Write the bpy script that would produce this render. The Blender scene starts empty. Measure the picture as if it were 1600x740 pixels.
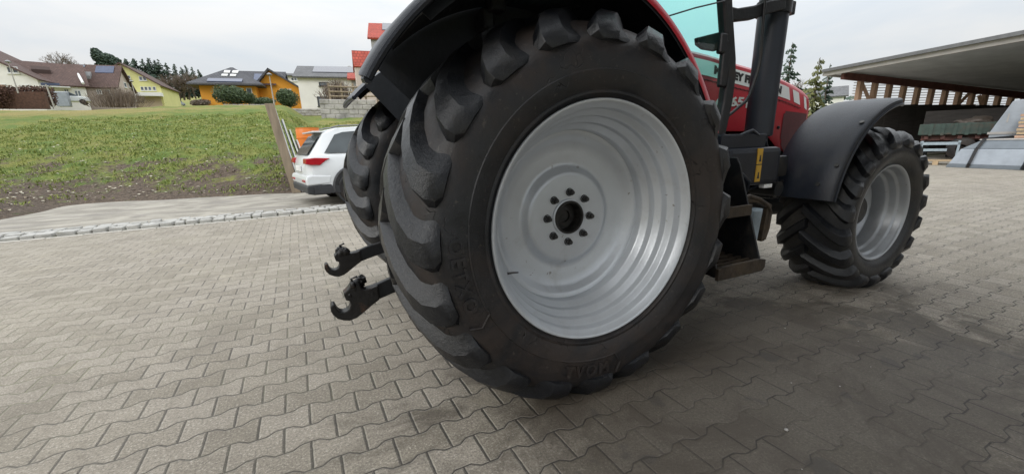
import bpy, bmesh, math, random
import numpy as np
from mathutils import Vector, Matrix, noise
R_ = random.Random(7)
PI = math.pi
sc = bpy.context.scene
COL = sc.collection
# ------------------------------------------------------------------ helpers
def link(o):
    COL.objects.link(o); return o
def tag(o, label=None, cat=None, group=None, kind=None):
    if label: o['label'] = label
    if cat: o['category'] = cat
    if group: o['group'] = group
    if kind: o['kind'] = kind
    return o
def empty(name, loc=(0, 0, 0), rz=0, parent=None):
    o = bpy.data.objects.new(name, None); o.empty_display_size = .2
    o.location = loc; o.rotation_euler = (0, 0, rz); link(o)
    if parent: o.parent = parent
    return o
def thing(name, label, cat, loc=(0, 0, 0), rz=0, group=None):
    return tag(empty(name, loc, rz), label, cat, group)
class MB:
    def __init__(s): s.v = []; s.f = []; s.m = []; s.mi = 0; s.M = Matrix()
    def add(s, vs, fs):
        b = len(s.v)
        s.v += [tuple(s.M @ Vector(p)) for p in vs]
        for f in fs: s.f.append(tuple(i + b for i in f)); s.m.append(s.mi)
        return s
    def box(s, x0, x1, y0, y1, z0, z1, bev=0.0):
        if bev <= 0:
            vs = [(x, y, z) for x in (x0, x1) for y in (y0, y1) for z in (z0, z1)]
            return s.add(vs, [(0, 1, 3, 2), (4, 6, 7, 5), (0, 4, 5, 1), (2, 3, 7, 6), (0, 2, 6, 4), (1, 5, 7, 3)])
        b = min(bev, (x1 - x0) * .45, (y1 - y0) * .45, (z1 - z0) * .45)
        bm = bmesh.new(); bmesh.ops.create_cube(bm, size=1)
        for v in bm.verts:
            v.co = Vector(((x0 + x1) / 2 + v.co.x * (x1 - x0), (y0 + y1) / 2 + v.co.y * (y1 - y0), (z0 + z1) / 2 + v.co.z * (z1 - z0)))
        bmesh.ops.bevel(bm, geom=bm.edges[:], offset=b, segments=2, affect='EDGES', profile=.6)
        bm.verts.index_update()
        s.add([v.co.copy() for v in bm.verts], [[v.index for v in f.verts] for f in bm.faces]); bm.free(); return s
    def prism(s, poly, lo, hi, axis='y'):
        """polygon in the plane across axis, given a thickness"""
        n = len(poly)
        def P(p, t): return {'y': (p[0], t, p[1]), 'x': (t, p[0], p[1]), 'z': (p[0], p[1], t)}[axis]
        vs = [P(p, lo) for p in poly] + [P(p, hi) for p in poly]
        fs = [tuple(range(n)), tuple(range(2 * n - 1, n - 1, -1))]
        fs += [(i, i + n, (i + 1) % n + n, (i + 1) % n) for i in range(n)]
        return s.add(vs, fs)
    def tube(s, pts, r, n=10, caps=True):
        pts = [Vector(p) for p in pts]; rr = r if isinstance(r, (list, tuple)) else [r] * len(pts)
        vs = []; up = Vector((0, 0, 1)); prev = None
        for i, p in enumerate(pts):
            d = (pts[min(i + 1, len(pts) - 1)] - pts[max(i - 1, 0)]).normalized()
            if prev is None:
                a = d.cross(up)
                if a.length < .05: a = d.cross(Vector((1, 0, 0)))
            else: a = prev - d * prev.dot(d)
            a.normalize(); prev = a; b = d.cross(a)
            for k in range(n):
                t = 2 * PI * k / n; vs.append(p + (a * math.cos(t) + b * math.sin(t)) * rr[i])
        fs = []
        for i in range(len(pts) - 1):
            for k in range(n):
                k2 = (k + 1) % n; fs.append((i * n + k, i * n + k2, (i + 1) * n + k2, (i + 1) * n + k))
        if caps: fs.append(tuple(range(n - 1, -1, -1))); fs.append(tuple((len(pts) - 1) * n + k for k in range(n)))
        return s.add(vs, fs)
    def lathe(s, prof, n=64, c=(0, 0, 0), axis='y', a0=0, a1=2 * PI):
        """prof: (a along axis, r)"""
        full = abs(a1 - a0 - 2 * PI) < 1e-6; m = n if full else n + 1; vs = []
        for (a, r) in prof:
            for k in range(m):
                t = a0 + (a1 - a0) * k / n
                if axis == 'y': vs.append((c[0] + r * math.cos(t), c[1] + a, c[2] + r * math.sin(t)))
                elif axis == 'z': vs.append((c[0] + r * math.cos(t), c[1] + r * math.sin(t), c[2] + a))
                else: vs.append((c[0] + a, c[1] + r * math.cos(t), c[2] + r * math.sin(t)))
        fs = []
        for i in range(len(prof) - 1):
            for k in range(n if full else m - 1):
                k2 = (k + 1) % m; fs.append((i * m + k, i * m + k2, (i + 1) * m + k2, (i + 1) * m + k))
        return s.add(vs, fs)
    def build(s, name, mats, parent=None, smooth=None, bev=0, recalc=True):
        me = bpy.data.meshes.new(name); me.from_pydata([tuple(v) for v in s.v], [], s.f)
        mats = mats if isinstance(mats, (list, tuple)) else [mats]
        for m in mats: me.materials.append(m)
        if len(mats) > 1: me.polygons.foreach_set('material_index', s.m)
        if recalc:
            bm = bmesh.new(); bm.from_mesh(me); bmesh.ops.recalc_face_normals(bm, faces=bm.faces[:]); bm.to_mesh(me); bm.free()
        if smooth is not None:
            me.polygons.foreach_set('use_smooth', [True] * len(me.polygons)); me.set_sharp_from_angle(angle=math.radians(smooth))
        me.update()
        o = link(bpy.data.objects.new(name, me))
        if parent: o.parent = parent
        if bev:
            md = o.modifiers.new('bevel', 'BEVEL'); md.width = bev; md.segments = 2; md.limit_method = 'ANGLE'; md.angle_limit = math.radians(35)
        return o
def dup_tree(o, parent=None):
    c = o.copy(); link(c)
    if parent: c.parent = parent
    for ch in list(o.children): dup_tree(ch, c)
    return c
# ------------------------------------------------------------------ materials
class NT:
    def __init__(s, t): s.t = t; t.nodes.clear()
    def n(s, ty, **k):
        nd = s.t.nodes.new(ty)
        for a, v in k.items():
            if a in ('operation', 'blend_type', 'data_type', 'noise_dimensions', 'feature', 'distance', 'sky_type', 'interpolation_type', 'noise_type', 'mode', 'vector_type') or hasattr(nd, a): setattr(nd, a, v)
        return nd
    def L(s, a, b): s.t.links.new(a, b)
    def val(s, x, sock):
        if isinstance(x, (int, float)): sock.default_value = x
        elif isinstance(x, (tuple, list)): sock.default_value = tuple(x) + ((1,) if len(x) == 3 and len(sock.default_value) == 4 else ())
        else: s.L(x, sock)
    def math(s, op, a, b=0.0, c=0.0, clamp=False):
        nd = s.t.nodes.new('ShaderNodeMath'); nd.operation = op; nd.use_clamp = clamp
        s.val(a, nd.inputs[0]); s.val(b, nd.inputs[1]); s.val(c, nd.inputs[2]); return nd.outputs[0]
    def mix(s, f, a, b, bt='MIX'):
        nd = s.t.nodes.new('ShaderNodeMix'); nd.data_type = 'RGBA'; nd.blend_type = bt
        s.val(f, nd.inputs[0]); s.val(a, nd.inputs[6]); s.val(b, nd.inputs[7]); return nd.outputs[2]
    def noise(s, vec, scale, detail=4, rough=.55, dist=0, dim='3D'):
        nd = s.t.nodes.new('ShaderNodeTexNoise'); nd.noise_dimensions = dim
        nd.inputs['Scale'].default_value = scale; nd.inputs['Detail'].default_value = detail; nd.inputs['Roughness'].default_value = rough; nd.inputs['Distortion'].default_value = dist
        if vec is not None: s.L(vec, nd.inputs['Vector'])
        return nd.outputs[0]
    def ramp(s, f, lo, hi, a=0., b=1.):
        nd = s.t.nodes.new('ShaderNodeMapRange'); nd.interpolation_type = 'SMOOTHSTEP'
        s.val(f, nd.inputs[0]); nd.inputs[1].default_value = lo; nd.inputs[2].default_value = hi; nd.inputs[3].default_value = a; nd.inputs[4].default_value = b
        return nd.outputs[0]
    def coord(s, which='Object'): return s.t.nodes.new('ShaderNodeTexCoord').outputs[which]
    def bsdf(s, col, rough=.7, metal=0., normal=None, **k):
        b = s.t.nodes.new('ShaderNodeBsdfPrincipled'); s.val(col, b.inputs['Base Color']); s.val(rough, b.inputs['Roughness']); s.val(metal, b.inputs['Metallic'])
        if normal is not None: s.L(normal, b.inputs['Normal'])
        for kk, v in k.items(): s.val(v, b.inputs[kk.replace('_', ' ')])
        o = s.t.nodes.new('ShaderNodeOutputMaterial'); s.L(b.outputs[0], o.inputs[0]); return b
    def bump(s, h, dist, strength=1., normal=None):
        nd = s.t.nodes.new('ShaderNodeBump'); nd.inputs['Distance'].default_value = dist; nd.inputs['Strength'].default_value = strength; s.L(h, nd.inputs['Height'])
        if normal is not None: s.L(normal, nd.inputs['Normal'])
        return nd.outputs[0]
def newmat(name):
    m = bpy.data.materials.new(name); m.use_nodes = True; return m, NT(m.node_tree)
def mat(name, col, rough=.7, metal=0., var=.12, scale=6., bump=0., bscale=None, dirt=None, dscale=3., dlo=.5, dhi=.7, stretch=None, spec=None):
    m, n = newmat(name); v = n.coord()
    if stretch:
        mp = n.t.nodes.new('ShaderNodeMapping'); mp.inputs['Scale'].default_value = stretch; n.L(v, mp.inputs[0]); v = mp.outputs[0]
    a = n.noise(v, scale, 5, .6)
    c = n.mix(n.ramp(a, .25, .75), tuple(x * (1 - var) for x in col), tuple(min(1, x * (1 + var)) for x in col))
    rg = rough
    if dirt is not None:
        d = n.ramp(n.noise(v, dscale, 7, .65, .4), dlo, dhi); c = n.mix(d, c, dirt); rg = n.math('MULTIPLY_ADD', d, .25, rough, clamp=True)
    nm = None
    if bump: nm = n.bump(n.noise(v, bscale or scale * 4, 6, .6), bump)
    b = n.bsdf(c, rg, metal, nm)
    if spec is not None: b.inputs['Specular IOR Level'].default_value = spec
    return m
M = {}
M['rubber'] = None
def rubber(name, dust, lo, hi):
    m, n = newmat(name); v = n.coord()
    a = n.noise(v, 9, 6, .6); d = n.ramp(n.noise(v, 2.6, 7, .68, .6), lo, hi)
    c = n.mix(n.ramp(a, .3, .7), (.008, .009, .011), (.017, .018, .021))
    c = n.mix(n.math('MULTIPLY', d, .5), c, dust)
    sp = n.ramp(n.noise(v, 60, 3, .6), .62, .74)
    c = n.mix(n.math('MULTIPLY', sp, .35), c, (.12, .105, .085))
    # small cracks
    vo = n.t.nodes.new('ShaderNodeTexVoronoi'); vo.feature = 'DISTANCE_TO_EDGE'; vo.inputs['Scale'].default_value = 7
    wv = n.t.nodes.new('ShaderNodeVectorMath'); wv.operation = 'ADD'; nn = n.t.nodes.new('ShaderNodeTexNoise'); nn.inputs['Scale'].default_value = 14; n.L(v, nn.inputs[0])
    sc_ = n.t.nodes.new('ShaderNodeVectorMath'); sc_.operation = 'SCALE'; sc_.inputs[3].default_value = .12; n.L(nn.outputs[1], sc_.inputs[0]); n.L(v, wv.inputs[0]); n.L(sc_.outputs[0], wv.inputs[1]); n.L(wv.outputs[0], vo.inputs[0])
    ck = n.math('MULTIPLY', n.ramp(vo.outputs[0], 0, .012, 1, 0), n.ramp(n.noise(v, 3.1, 2, .5), .56, .62))
    h = n.math('SUBTRACT', n.math('MULTIPLY', n.noise(v, 45, 6, .7), .5), ck)
    nm = n.bump(h, .004)
    c = n.mix(ck, c, (.006, .006, .006))
    b_ = n.bsdf(c, n.math('MULTIPLY_ADD', a, .22, n.math('MULTIPLY_ADD', d, .25, .26)), 0, nm); b_.inputs['Specular IOR Level'].default_value = .38
    return m
M['rubber'] = rubber('tyre rubber', (.058, .039, .028), .36, .68)
M['rubber_front'] = rubber('tyre rubber dusty', (.075, .066, .052), .38, .70)
M['rubber_lug'] = None
def lug_rubber(name):
    m, n = newmat(name); v = n.coord(); g = n.t.nodes.new('ShaderNodeNewGeometry')
    a = n.noise(v, 7, 6, .65); c = n.mix(n.ramp(a, .3, .7), (.005, .006, .008), (.010, .011, .014))
    w_ = n.noise(v, 30, 6, .75); c = n.mix(n.math('MULTIPLY', n.ramp(w_, .58, .70), .4), c, (.07, .066, .06))
    d = n.ramp(n.noise(v, 3.4, 7, .7, .5), .5, .75); c = n.mix(n.math('MULTIPLY', d, .45), c, (.045, .038, .031))
    sc_ = n.ramp(n.noise(v, 75, 3, .7), .60, .70); c = n.mix(n.math('MULTIPLY', sc_, .3), c, (.06, .055, .05))
    b = n.bsdf(c, n.math('MULTIPLY_ADD', a, .2, n.math('MULTIPLY_ADD', d, .3, .22)), 0, n.bump(n.math('ADD', n.noise(v, 34, 7, .75), n.math('MULTIPLY', n.noise(v, 8, 3, .5), .6)), .004)); return m
M['rubber_lug'] = lug_rubber('worn lug rubber')
def silver(name, base):
    m, n = newmat(name); v = n.coord()
    c = n.mix(n.ramp(n.noise(v, 1.8, 5, .6), .3, .7), tuple(x * .9 for x in base), tuple(x * 1.06 for x in base))
    d = n.ramp(n.noise(v, 22, 6, .7), .68, .78); c = n.mix(n.math('MULTIPLY', d, .35), c, (.2, .19, .18))
    st = n.ramp(n.noise(v, 3.3, 7, .7, 1.), .52, .8); c = n.mix(n.math('MULTIPLY', st, .45), c, (.30, .28, .25))
    sp_ = n.ramp(n.noise(v, 38, 2, .5), .70, .74); c = n.mix(n.math('MULTIPLY', sp_, n.ramp(n.noise(v, 2.2, 3, .6), .45, .6, 0, .7)), c, (.16, .13, .10))
    n.bsdf(c, n.math('MULTIPLY_ADD', n.noise(v, 5, 4, .6), .16, .30), .38, n.bump(n.noise(v, 70, 3, .5), .0006))
    return m
M['silver'] = silver('silver wheel paint', (.52, .545, .575))
M['silver_front'] = silver('grey front wheel paint', (.36, .375, .395))
M['black_plastic'] = mat('black textured plastic', (.010, .013, .020), .38, var=.25, scale=3, bump=.0012, bscale=160, dirt=(.028, .028, .029), dscale=2.2, dlo=.5, dhi=.85, spec=.35)
M['liner'] = mat('black fender liner', (.008, .010, .014), .6, var=.3, scale=4, bump=.002, bscale=30, dirt=(.03, .027, .024), dscale=3, dlo=.5, dhi=.8)
M['red'] = mat('red tractor paint', (.46, .022, .036), .3, var=.08, scale=2, dirt=(.25, .05, .045), dscale=4, dlo=.55, dhi=.85)
M['black_metal'] = mat('black painted metal', (.009, .010, .012), .45, .2, var=.3, scale=8, bump=.002, bscale=40, dirt=(.03, .025, .02), dscale=6, dlo=.5, dhi=.72)
M['rusty'] = mat('worn rusty steel', (.024, .019, .016), .6, .4, var=.5, scale=18, bump=.003, bscale=60, dirt=(.13, .065, .035), dscale=14, dlo=.5, dhi=.64)
M['greasy'] = mat('greasy black steel', (.012, .011, .011), .36, .3, var=.5, scale=20, bump=.006, bscale=45, dirt=(.05, .035, .025), dscale=12, dlo=.55, dhi=.7)
M['hook'] = mat('worn black steel with rust', (.014, .013, .013), .4, .3, var=.4, scale=16, bump=.003, bscale=60, dirt=(.07, .036, .022), dscale=9, dlo=.56, dhi=.68)
M['bolt'] = mat('dark steel bolt', (.06, .058, .056), .45, .7, var=.3, scale=40, bump=.001, bscale=90)
M['bore'] = mat('dark hub bore', (.03, .028, .026), .5, .5, var=.4, scale=30, bump=.001)
M['exhaust'] = mat('dark exhaust shroud', (.018, .022, .032), .42, .2, var=.2, scale=3, bump=.0008, bscale=80, dirt=(.03, .03, .03), dscale=3, dlo=.55, dhi=.8)
M['white_decal'] = mat('white decal', (.80, .80, .79), .4, var=.05, scale=4)
M['black_letter'] = mat('black lettering', (.01, .01, .011), .4, var=.1)
M['silver_letter'] = mat('silver lettering', (.62, .62, .60), .35, .2, var=.05)
M['yellow'] = mat('yellow warning sticker', (.50, .29, .03), .5, var=.08, scale=20)
M['tread_worn'] = mat('worn step metal', (.05, .038, .028), .55, .5, var=.4, scale=25, bump=.002, bscale=60, dirt=(.08, .06, .04), dscale=9, dlo=.45, dhi=.65)
M['blue_grey'] = mat('blue grey canister', (.30, .36, .40), .5, var=.15, scale=12)
M['maroon'] = mat('maroon vent mesh', (.085, .012, .016), .6, var=.2, scale=60)
def glass(name, tint, rough=.02, body=.0, col=(.1, .12, .12)):
    m, n = newmat(name)
    tr = n.t.nodes.new('ShaderNodeBsdfTransparent'); tr.inputs[0].default_value = tint + (1,)
    gl = n.t.nodes.new('ShaderNodeBsdfGlossy'); gl.inputs['Roughness'].default_value = rough
    ge = n.t.nodes.new('ShaderNodeNewGeometry'); dt = n.t.nodes.new('ShaderNodeVectorMath'); dt.operation = 'DOT_PRODUCT'; n.L(ge.outputs['Normal'], dt.inputs[0]); n.L(ge.outputs['Incoming'], dt.inputs[1])
    fr = n.math('MULTIPLY_ADD', n.math('POWER', n.math('SUBTRACT', 1, n.math('ABSOLUTE', dt.outputs['Value'])), 5), .9, .04)
    mx = n.t.nodes.new('ShaderNodeMixShader'); n.L(fr, mx.inputs[0]); n.L(tr.outputs[0], mx.inputs[1]); n.L(gl.outputs[0], mx.inputs[2])
    o = n.t.nodes.new('ShaderNodeOutputMaterial'); n.L(mx.outputs[0], o.inputs[0]); return m
M['cab_glass'] = glass('green tinted cab glass', (.70, .975, .94))
def win_glass(name, col=(.05, .06, .07)):
    m, n = newmat(name); n.bsdf(n.mix(n.ramp(n.noise(n.coord(), .8, 3), .35, .65), col, tuple(x * 2.2 for x in col)), .08); return m
M['window'] = win_glass('dark window pane', (.07, .08, .095))
M['white_wall'] = mat('white render wall', (.76, .74, .70), .85, var=.06, scale=.6, bump=.01, bscale=8)
M['pink_wall'] = mat('pale pinkish render wall', (.50, .42, .38), .85, var=.06, scale=.6)
M['yellow_wall'] = mat('pale yellow render wall', (.62, .60, .26), .85, var=.06, scale=.6)
M['orange_wall'] = mat('orange render wall', (.70, .31, .035), .85, var=.06, scale=.6)
M['grey_wall'] = mat('grey render wall', (.32, .32, .32), .85, var=.08, scale=.6)
M['cream_wall'] = mat('beige plinth render', (.45, .37, .26), .85, var=.08, scale=.6)
M['white_paint'] = mat('white painted wood', (.72, .72, .70), .6, var=.05)
def tiles(name, col, sx=3.2, sz=3.2):
    m, n = newmat(name); v = n.coord('UV')
    wv = n.t.nodes.new('ShaderNodeTexBrick'); n.L(v, wv.inputs['Vector']); wv.inputs['Scale'].default_value = 1.
    wv.inputs['Brick Width'].default_value = .3; wv.inputs['Row Height'].default_value = .33; wv.inputs['Mortar Size'].default_value = .025; wv.inputs['Mortar Smooth'].default_value = .6
    wv.inputs['Color1'].default_value = tuple(x * .82 for x in col) + (1,); wv.inputs['Color2'].default_value = tuple(x * 1.15 for x in col) + (1,); wv.inputs['Mortar'].default_value = tuple(x * .5 for x in col) + (1,)
    c = n.mix(n.math('MULTIPLY', n.ramp(n.noise(n.coord(), .7, 5, .6), .4, .75), .4), wv.outputs[0], tuple(x * .6 for x in col))
    inv = n.math('SUBTRACT', 1, wv.outputs[1]); n.bsdf(c, .8, 0, n.bump(inv, .03)); return m
M['brown_tiles'] = tiles('brown roof tiles', (.115, .068, .056))
M['slate_tiles'] = tiles('dark slate roof tiles', (.085, .085, .095))
M['red_tiles'] = tiles('red roof tiles', (.42, .075, .05))
M['grey_tiles'] = tiles('grey roof tiles', (.15, .15, .155))
M['solar'] = mat('blue solar panel', (.07, .085, .14), .12, .3, var=.15, scale=3)
M['solar_grey'] = mat('grey solar panel', (.085, .085, .105), .2, .2, var=.15, scale=3)
M['wood_weathered'] = mat('weathered timber', (.26, .205, .145), .8, var=.3, scale=6, bump=.006, bscale=24, stretch=(1, 1, .15), dirt=(.10, .08, .06), dscale=5, dlo=.55, dhi=.75)
M['wood_brown'] = mat('brown timber post', (.42, .27, .19), .75, var=.2, scale=5, stretch=(1, 1, .2), bump=.003)
M['wood_dark'] = mat('dark stained boards', (.028, .024, .022), .8, var=.35, scale=2, stretch=(1, 1, 6), bump=.01)
M['wood_pale'] = mat('pale pallet wood', (.42, .31, .19), .8, var=.25, scale=9)
M['roof_sheet'] = mat('grey roof underside sheet', (.50, .51, .52), .6, var=.12, scale=1.5)
M['fascia'] = mat('pale grey fascia', (.36, .34, .32), .6, var=.1, scale=2)
M['louvre'] = mat('white slatted cladding', (.72, .74, .72), .6, var=.05)
M['green_steel'] = mat('dark green trailer steel', (.03, .055, .045), .5, var=.3, scale=4, dirt=(.08, .06, .045), dscale=3)
M['red_brown'] = mat('rust red chassis', (.10, .035, .028), .6, var=.4, scale=5)
M['tarp_grey'] = mat('grey plastic sheeting', (.30, .33, .37), .38, var=.12, scale=3, bump=.006, bscale=6)
M['tarp_dark'] = mat('dark grey plastic sheeting', (.13, .15, .17), .4, var=.15, scale=3, bump=.006, bscale=6)
M['orange_plastic'] = mat('orange plastic', (.72, .19, .02), .45, var=.08, scale=5)
M['car_white'] = mat('white car paint', (.66, .68, .69), .22, var=.02)
M['car_black'] = mat('black car trim', (.03, .031, .034), .5, var=.15)
M['car_glass'] = win_glass('dark car glass', (.035, .045, .05))
M['tail_red'] = mat('red tail light lens', (.38, .012, .02), .18, var=.1)
M['alloy'] = mat('grey alloy wheel', (.22, .22, .23), .35, .6)
M['stone'] = mat('pale wall stone', (.36, .34, .32), .85, var=.35, scale=1.3, bump=.05, bscale=3)
M['hedge_brown'] = mat('brown hedge twigs', (.095, .048, .034), .9, var=.35, scale=5)
def leafm(name, a, b, tr=.25):
    m, n = newmat(name); g = n.t.nodes.new('ShaderNodeNewGeometry')
    c = n.mix(g.outputs['Random Per Island'], a, b)
    bs = n.bsdf(c, .7); return m
M['conifer'] = leafm('dark conifer needles', (.035, .062, .045), (.085, .12, .085))  # needle colour lightened to stand in for distance haze
M['conifer_gold'] = leafm('golden green conifer', (.085, .10, .035), (.17, .165, .06))
M['evergreen'] = leafm('evergreen leaves', (.02, .045, .018), (.06, .10, .035))
M['bush_green'] = leafm('green bush leaves', (.03, .055, .022), (.09, .13, .05))
M['twig'] = leafm('bare brown twigs', (.10, .075, .055), (.20, .15, .115))
M['bark'] = mat('tree bark', (.10, .078, .06), .9, var=.3, scale=4, bump=.02)
M['grass_blade'] = leafm('grass blades', (.10, .15, .026), (.31, .34, .085))
M['dry_leaf'] = leafm('dry leaves and stones', (.20, .14, .08), (.62, .58, .46))
M['granite'] = mat('pale granite setts', (.37, .36, .335), .8, var=.2, scale=7, bump=.006, bscale=30, dirt=(.22, .21, .15), dscale=6, dlo=.55, dhi=.75)
M['concrete_edge'] = mat('pale concrete edging', (.50, .47, .42), .85, var=.15, scale=5)
# paving of interlocking stones
def paver_mat():
    m, n = newmat('interlocking concrete pavers'); v = n.coord(); sx = n.t.nodes.new('ShaderNodeSeparateXYZ'); n.L(v, sx.inputs[0])
    wob = n.math('MULTIPLY', n.math('SUBTRACT', n.noise(v, 2.2, 3, .5), .5), .012)
    fine = n.math('MULTIPLY', n.math('SUBTRACT', n.noise(v, 38, 3, .6), .5), .005)
    x = n.math('ADD', sx.outputs[0], n.math('ADD', wob, fine)); y = n.math('ADD', sx.outputs[1], n.math('SUBTRACT', fine, wob))
    H = .1457
    u = n.math('DIVIDE', n.math('ADD', x, .1086), .2); w = n.math('DIVIDE', n.math('SUBTRACT', y, 1.5901), H)
    cw = n.math('MULTIPLY', n.math('COSINE', n.math('MULTIPLY', u, 2 * PI)), 1.9)
    cw = n.math('MINIMUM', n.math('MAXIMUM', cw, -1), 1)
    b = n.math('FLOOR', w)
    par = n.math('SUBTRACT', 1, n.math('MULTIPLY', n.math('FLOORED_MODULO', b, 2), 2))
    off = n.math('MULTIPLY', n.math('MULTIPLY', par, cw), .0125 / H)
    dv = n.math('SUBTRACT', n.math('SUBTRACT', w, n.math('ADD', b, .5)), off)
    j = n.math('ADD', b, n.math('GREATER_THAN', dv, 0))
    dw = n.math('MULTIPLY', n.math('ABSOLUTE', dv), H)
    uu = n.math('SUBTRACT', u, n.math('MULTIPLY', n.math('FLOORED_MODULO', j, 2), .5))
    fu = n.math('SUBTRACT', n.math('FRACT', n.math('ADD', uu, .5)), .5)
    du = n.math('MULTIPLY', n.math('ABSOLUTE', fu), .2)
    d = n.math('MINIMUM', dw, du)
    idv = n.t.nodes.new('ShaderNodeCombineXYZ'); n.L(n.math('FLOOR', uu), idv.inputs[0]); n.L(j, idv.inputs[1])
    wn = n.t.nodes.new('ShaderNodeTexWhiteNoise'); wn.noise_dimensions = '3D'; n.L(idv.outputs[0], wn.inputs[0])
    rnd = wn.outputs[0]; rc = n.t.nodes.new('ShaderNodeSeparateColor'); n.L(wn.outputs[1], rc.inputs[0])
    # stone colour
    c = n.mix(rnd, (.215, .190, .155), (.335, .298, .245))
    c = n.mix(n.math('MULTIPLY', rc.outputs[0], .35), c, (.255, .232, .222))
    big = n.ramp(n.noise(v, .55, 5, .6), .35, .7); c = n.mix(n.math('MULTIPLY', big, .35), c, (.36, .325, .265))
    grit = n.noise(v, 95, 3, .85); c = n.mix(n.ramp(grit, .36, .50, .62, 0), c, (.085, .078, .07)); c = n.mix(n.ramp(grit, .54, .66, 0, .60), c, (.62, .59, .54))
    med = n.ramp(n.noise(v, 9, 6, .7), .46, .72); c = n.mix(n.math('MULTIPLY', med, .42), c, (.155, .135, .11)); bl = n.ramp(n.noise(v, 1.3, 7, .72, .6), .50, .66); c = n.mix(n.math('MULTIPLY', bl, .38), c, (.15, .13, .105)); sn = n.ramp(n.noise(v, 2.1, 6, .7, .4), .56, .72); c = n.mix(n.math('MULTIPLY', sn, .35), c, (.40, .36, .28))
    # oily dirt filling the joints, plus shade painted into the ground between the wheels
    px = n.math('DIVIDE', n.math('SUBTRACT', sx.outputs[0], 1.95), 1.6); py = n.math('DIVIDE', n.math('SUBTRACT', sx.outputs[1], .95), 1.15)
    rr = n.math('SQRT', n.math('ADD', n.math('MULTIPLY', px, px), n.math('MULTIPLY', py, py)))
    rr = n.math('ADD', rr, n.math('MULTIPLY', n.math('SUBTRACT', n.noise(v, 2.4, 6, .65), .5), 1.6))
    oil_shade = n.ramp(rr, .55, 1.15, 1, 0)
    c = n.mix(1, c, (1.01, .992, .95), 'MULTIPLY'); c = n.mix(n.math('MULTIPLY', oil_shade, .74), c, (.050, .039, .028)); o2 = n.math('MULTIPLY', n.ramp(n.noise(v, 1.7, 7, .7, .8), .46, .60), n.ramp(rr, .9, 1.7, .75, 0)); c = n.mix(o2, c, (.07, .056, .042))
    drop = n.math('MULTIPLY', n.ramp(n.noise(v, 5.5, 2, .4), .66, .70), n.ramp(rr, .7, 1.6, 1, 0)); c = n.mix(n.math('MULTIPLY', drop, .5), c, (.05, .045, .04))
    # joints: dark near, sandy or mossy in patches
    moss = n.ramp(n.noise(v, .8, 4, .6), .42, .62)
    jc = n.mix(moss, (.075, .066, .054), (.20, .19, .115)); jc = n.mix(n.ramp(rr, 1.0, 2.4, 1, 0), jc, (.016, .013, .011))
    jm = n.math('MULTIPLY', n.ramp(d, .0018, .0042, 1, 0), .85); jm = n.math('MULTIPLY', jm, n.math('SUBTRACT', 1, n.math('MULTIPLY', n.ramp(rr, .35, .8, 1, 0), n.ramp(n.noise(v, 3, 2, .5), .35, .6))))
    edge = n.math('MULTIPLY', n.ramp(d, .004, .011, .30, 0), n.math('SUBTRACT', 1, oil_shade)); c = n.mix(edge, c, (.40, .37, .32))
    c = n.mix(jm, c, jc)
    h = n.ramp(d, .0015, .009)
    h = n.math('MULTIPLY', h, n.math('SUBTRACT', 1, n.math('MULTIPLY', oil_shade, .75)))
    tilt = n.math('ADD', n.math('MULTIPLY', fu, n.math('SUBTRACT', rc.outputs[1], .5)), n.math('MULTIPLY', rnd, .25))
    h = n.math('ADD', h, n.math('MULTIPLY', tilt, .8))
    n1 = n.bump(h, .006); n2 = n.bump(n.noise(v, 100, 4, .8), .003, 1., n1)
    n.bsdf(c, n.math('SUBTRACT', .82, n.math('MULTIPLY', oil_shade, .2)), 0, n2); return m
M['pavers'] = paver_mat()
def slab_mat():
    m, n = newmat('worn pale concrete'); v = n.coord(); mp = n.t.nodes.new('ShaderNodeMapping'); mp.inputs['Scale'].default_value = (.7, 1.3, 1); mp.inputs['Rotation'].default_value = (0, 0, -.12); n.L(v, mp.inputs[0]); s = mp.outputs[0]
    c = n.mix(n.ramp(n.noise(s, 2.0, 6, .65, .5), .35, .68), (.21, .19, .16), (.38, .35, .295))
    c = n.mix(n.ramp(n.noise(v, 30, 5, .7), .5, .8, 0, .4), c, (.18, .16, .14))
    c = n.mix(n.ramp(n.noise(s, .9, 4, .6, .3), .52, .66, 0, .45), c, (.22, .20, .18))
    n.bsdf(c, .85, 0, n.bump(n.noise(v, 25, 6, .7), .01)); return m
M['slab'] = slab_mat()
def bank_mat():
    m, n = newmat('rough grass and soil'); v = n.coord(); at = n.t.nodes.new('ShaderNodeAttribute'); at.attribute_name = 'bank'; t = at.outputs['Fac']
    g = n.mix(n.ramp(n.noise(v, .9, 5, .65), .38, .64), (.13, .205, .028), (.26, .26, .055))
    g = n.mix(n.ramp(n.noise(v, 16, 6, .7), .35, .7, 0, .55), g, (.045, .07, .014))
    mpn = n.t.nodes.new('ShaderNodeMapping'); mpn.inputs['Scale'].default_value = (.12, .5, .5); n.L(v, mpn.inputs[0])
    dry = n.math('MULTIPLY', n.ramp(n.noise(mpn.outputs[0], 1.0, 4, .6), .46, .58), n.ramp(t, 9, 17)); g = n.mix(n.math('MULTIPLY', dry, .75), g, (.33, .25, .09))
    soil = n.mix(n.ramp(n.noise(v, 12, 7, .72), .35, .68), (.062, .043, .030), (.19, .14, .10))
    st = n.ramp(n.noise(v, 22, 3, .6), .70, .74); soil = n.mix(st, soil, (.45, .42, .36))
    k = n.math('ADD', n.math('MULTIPLY', n.noise(v, 1.1, 9, .74), 12), n.math('MULTIPLY', n.math('MINIMUM', t, 7), -.62))
    c = n.mix(n.ramp(k, 3.7, 5.2), g, soil)
    n.bsdf(c, .95, 0, n.bump(n.noise(v, 9, 8, .75), .12)); return m
M['bank'] = bank_mat()
M['field'] = mat('distant meadow', (.10, .15, .03), .95, var=.25, scale=.05)

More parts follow.
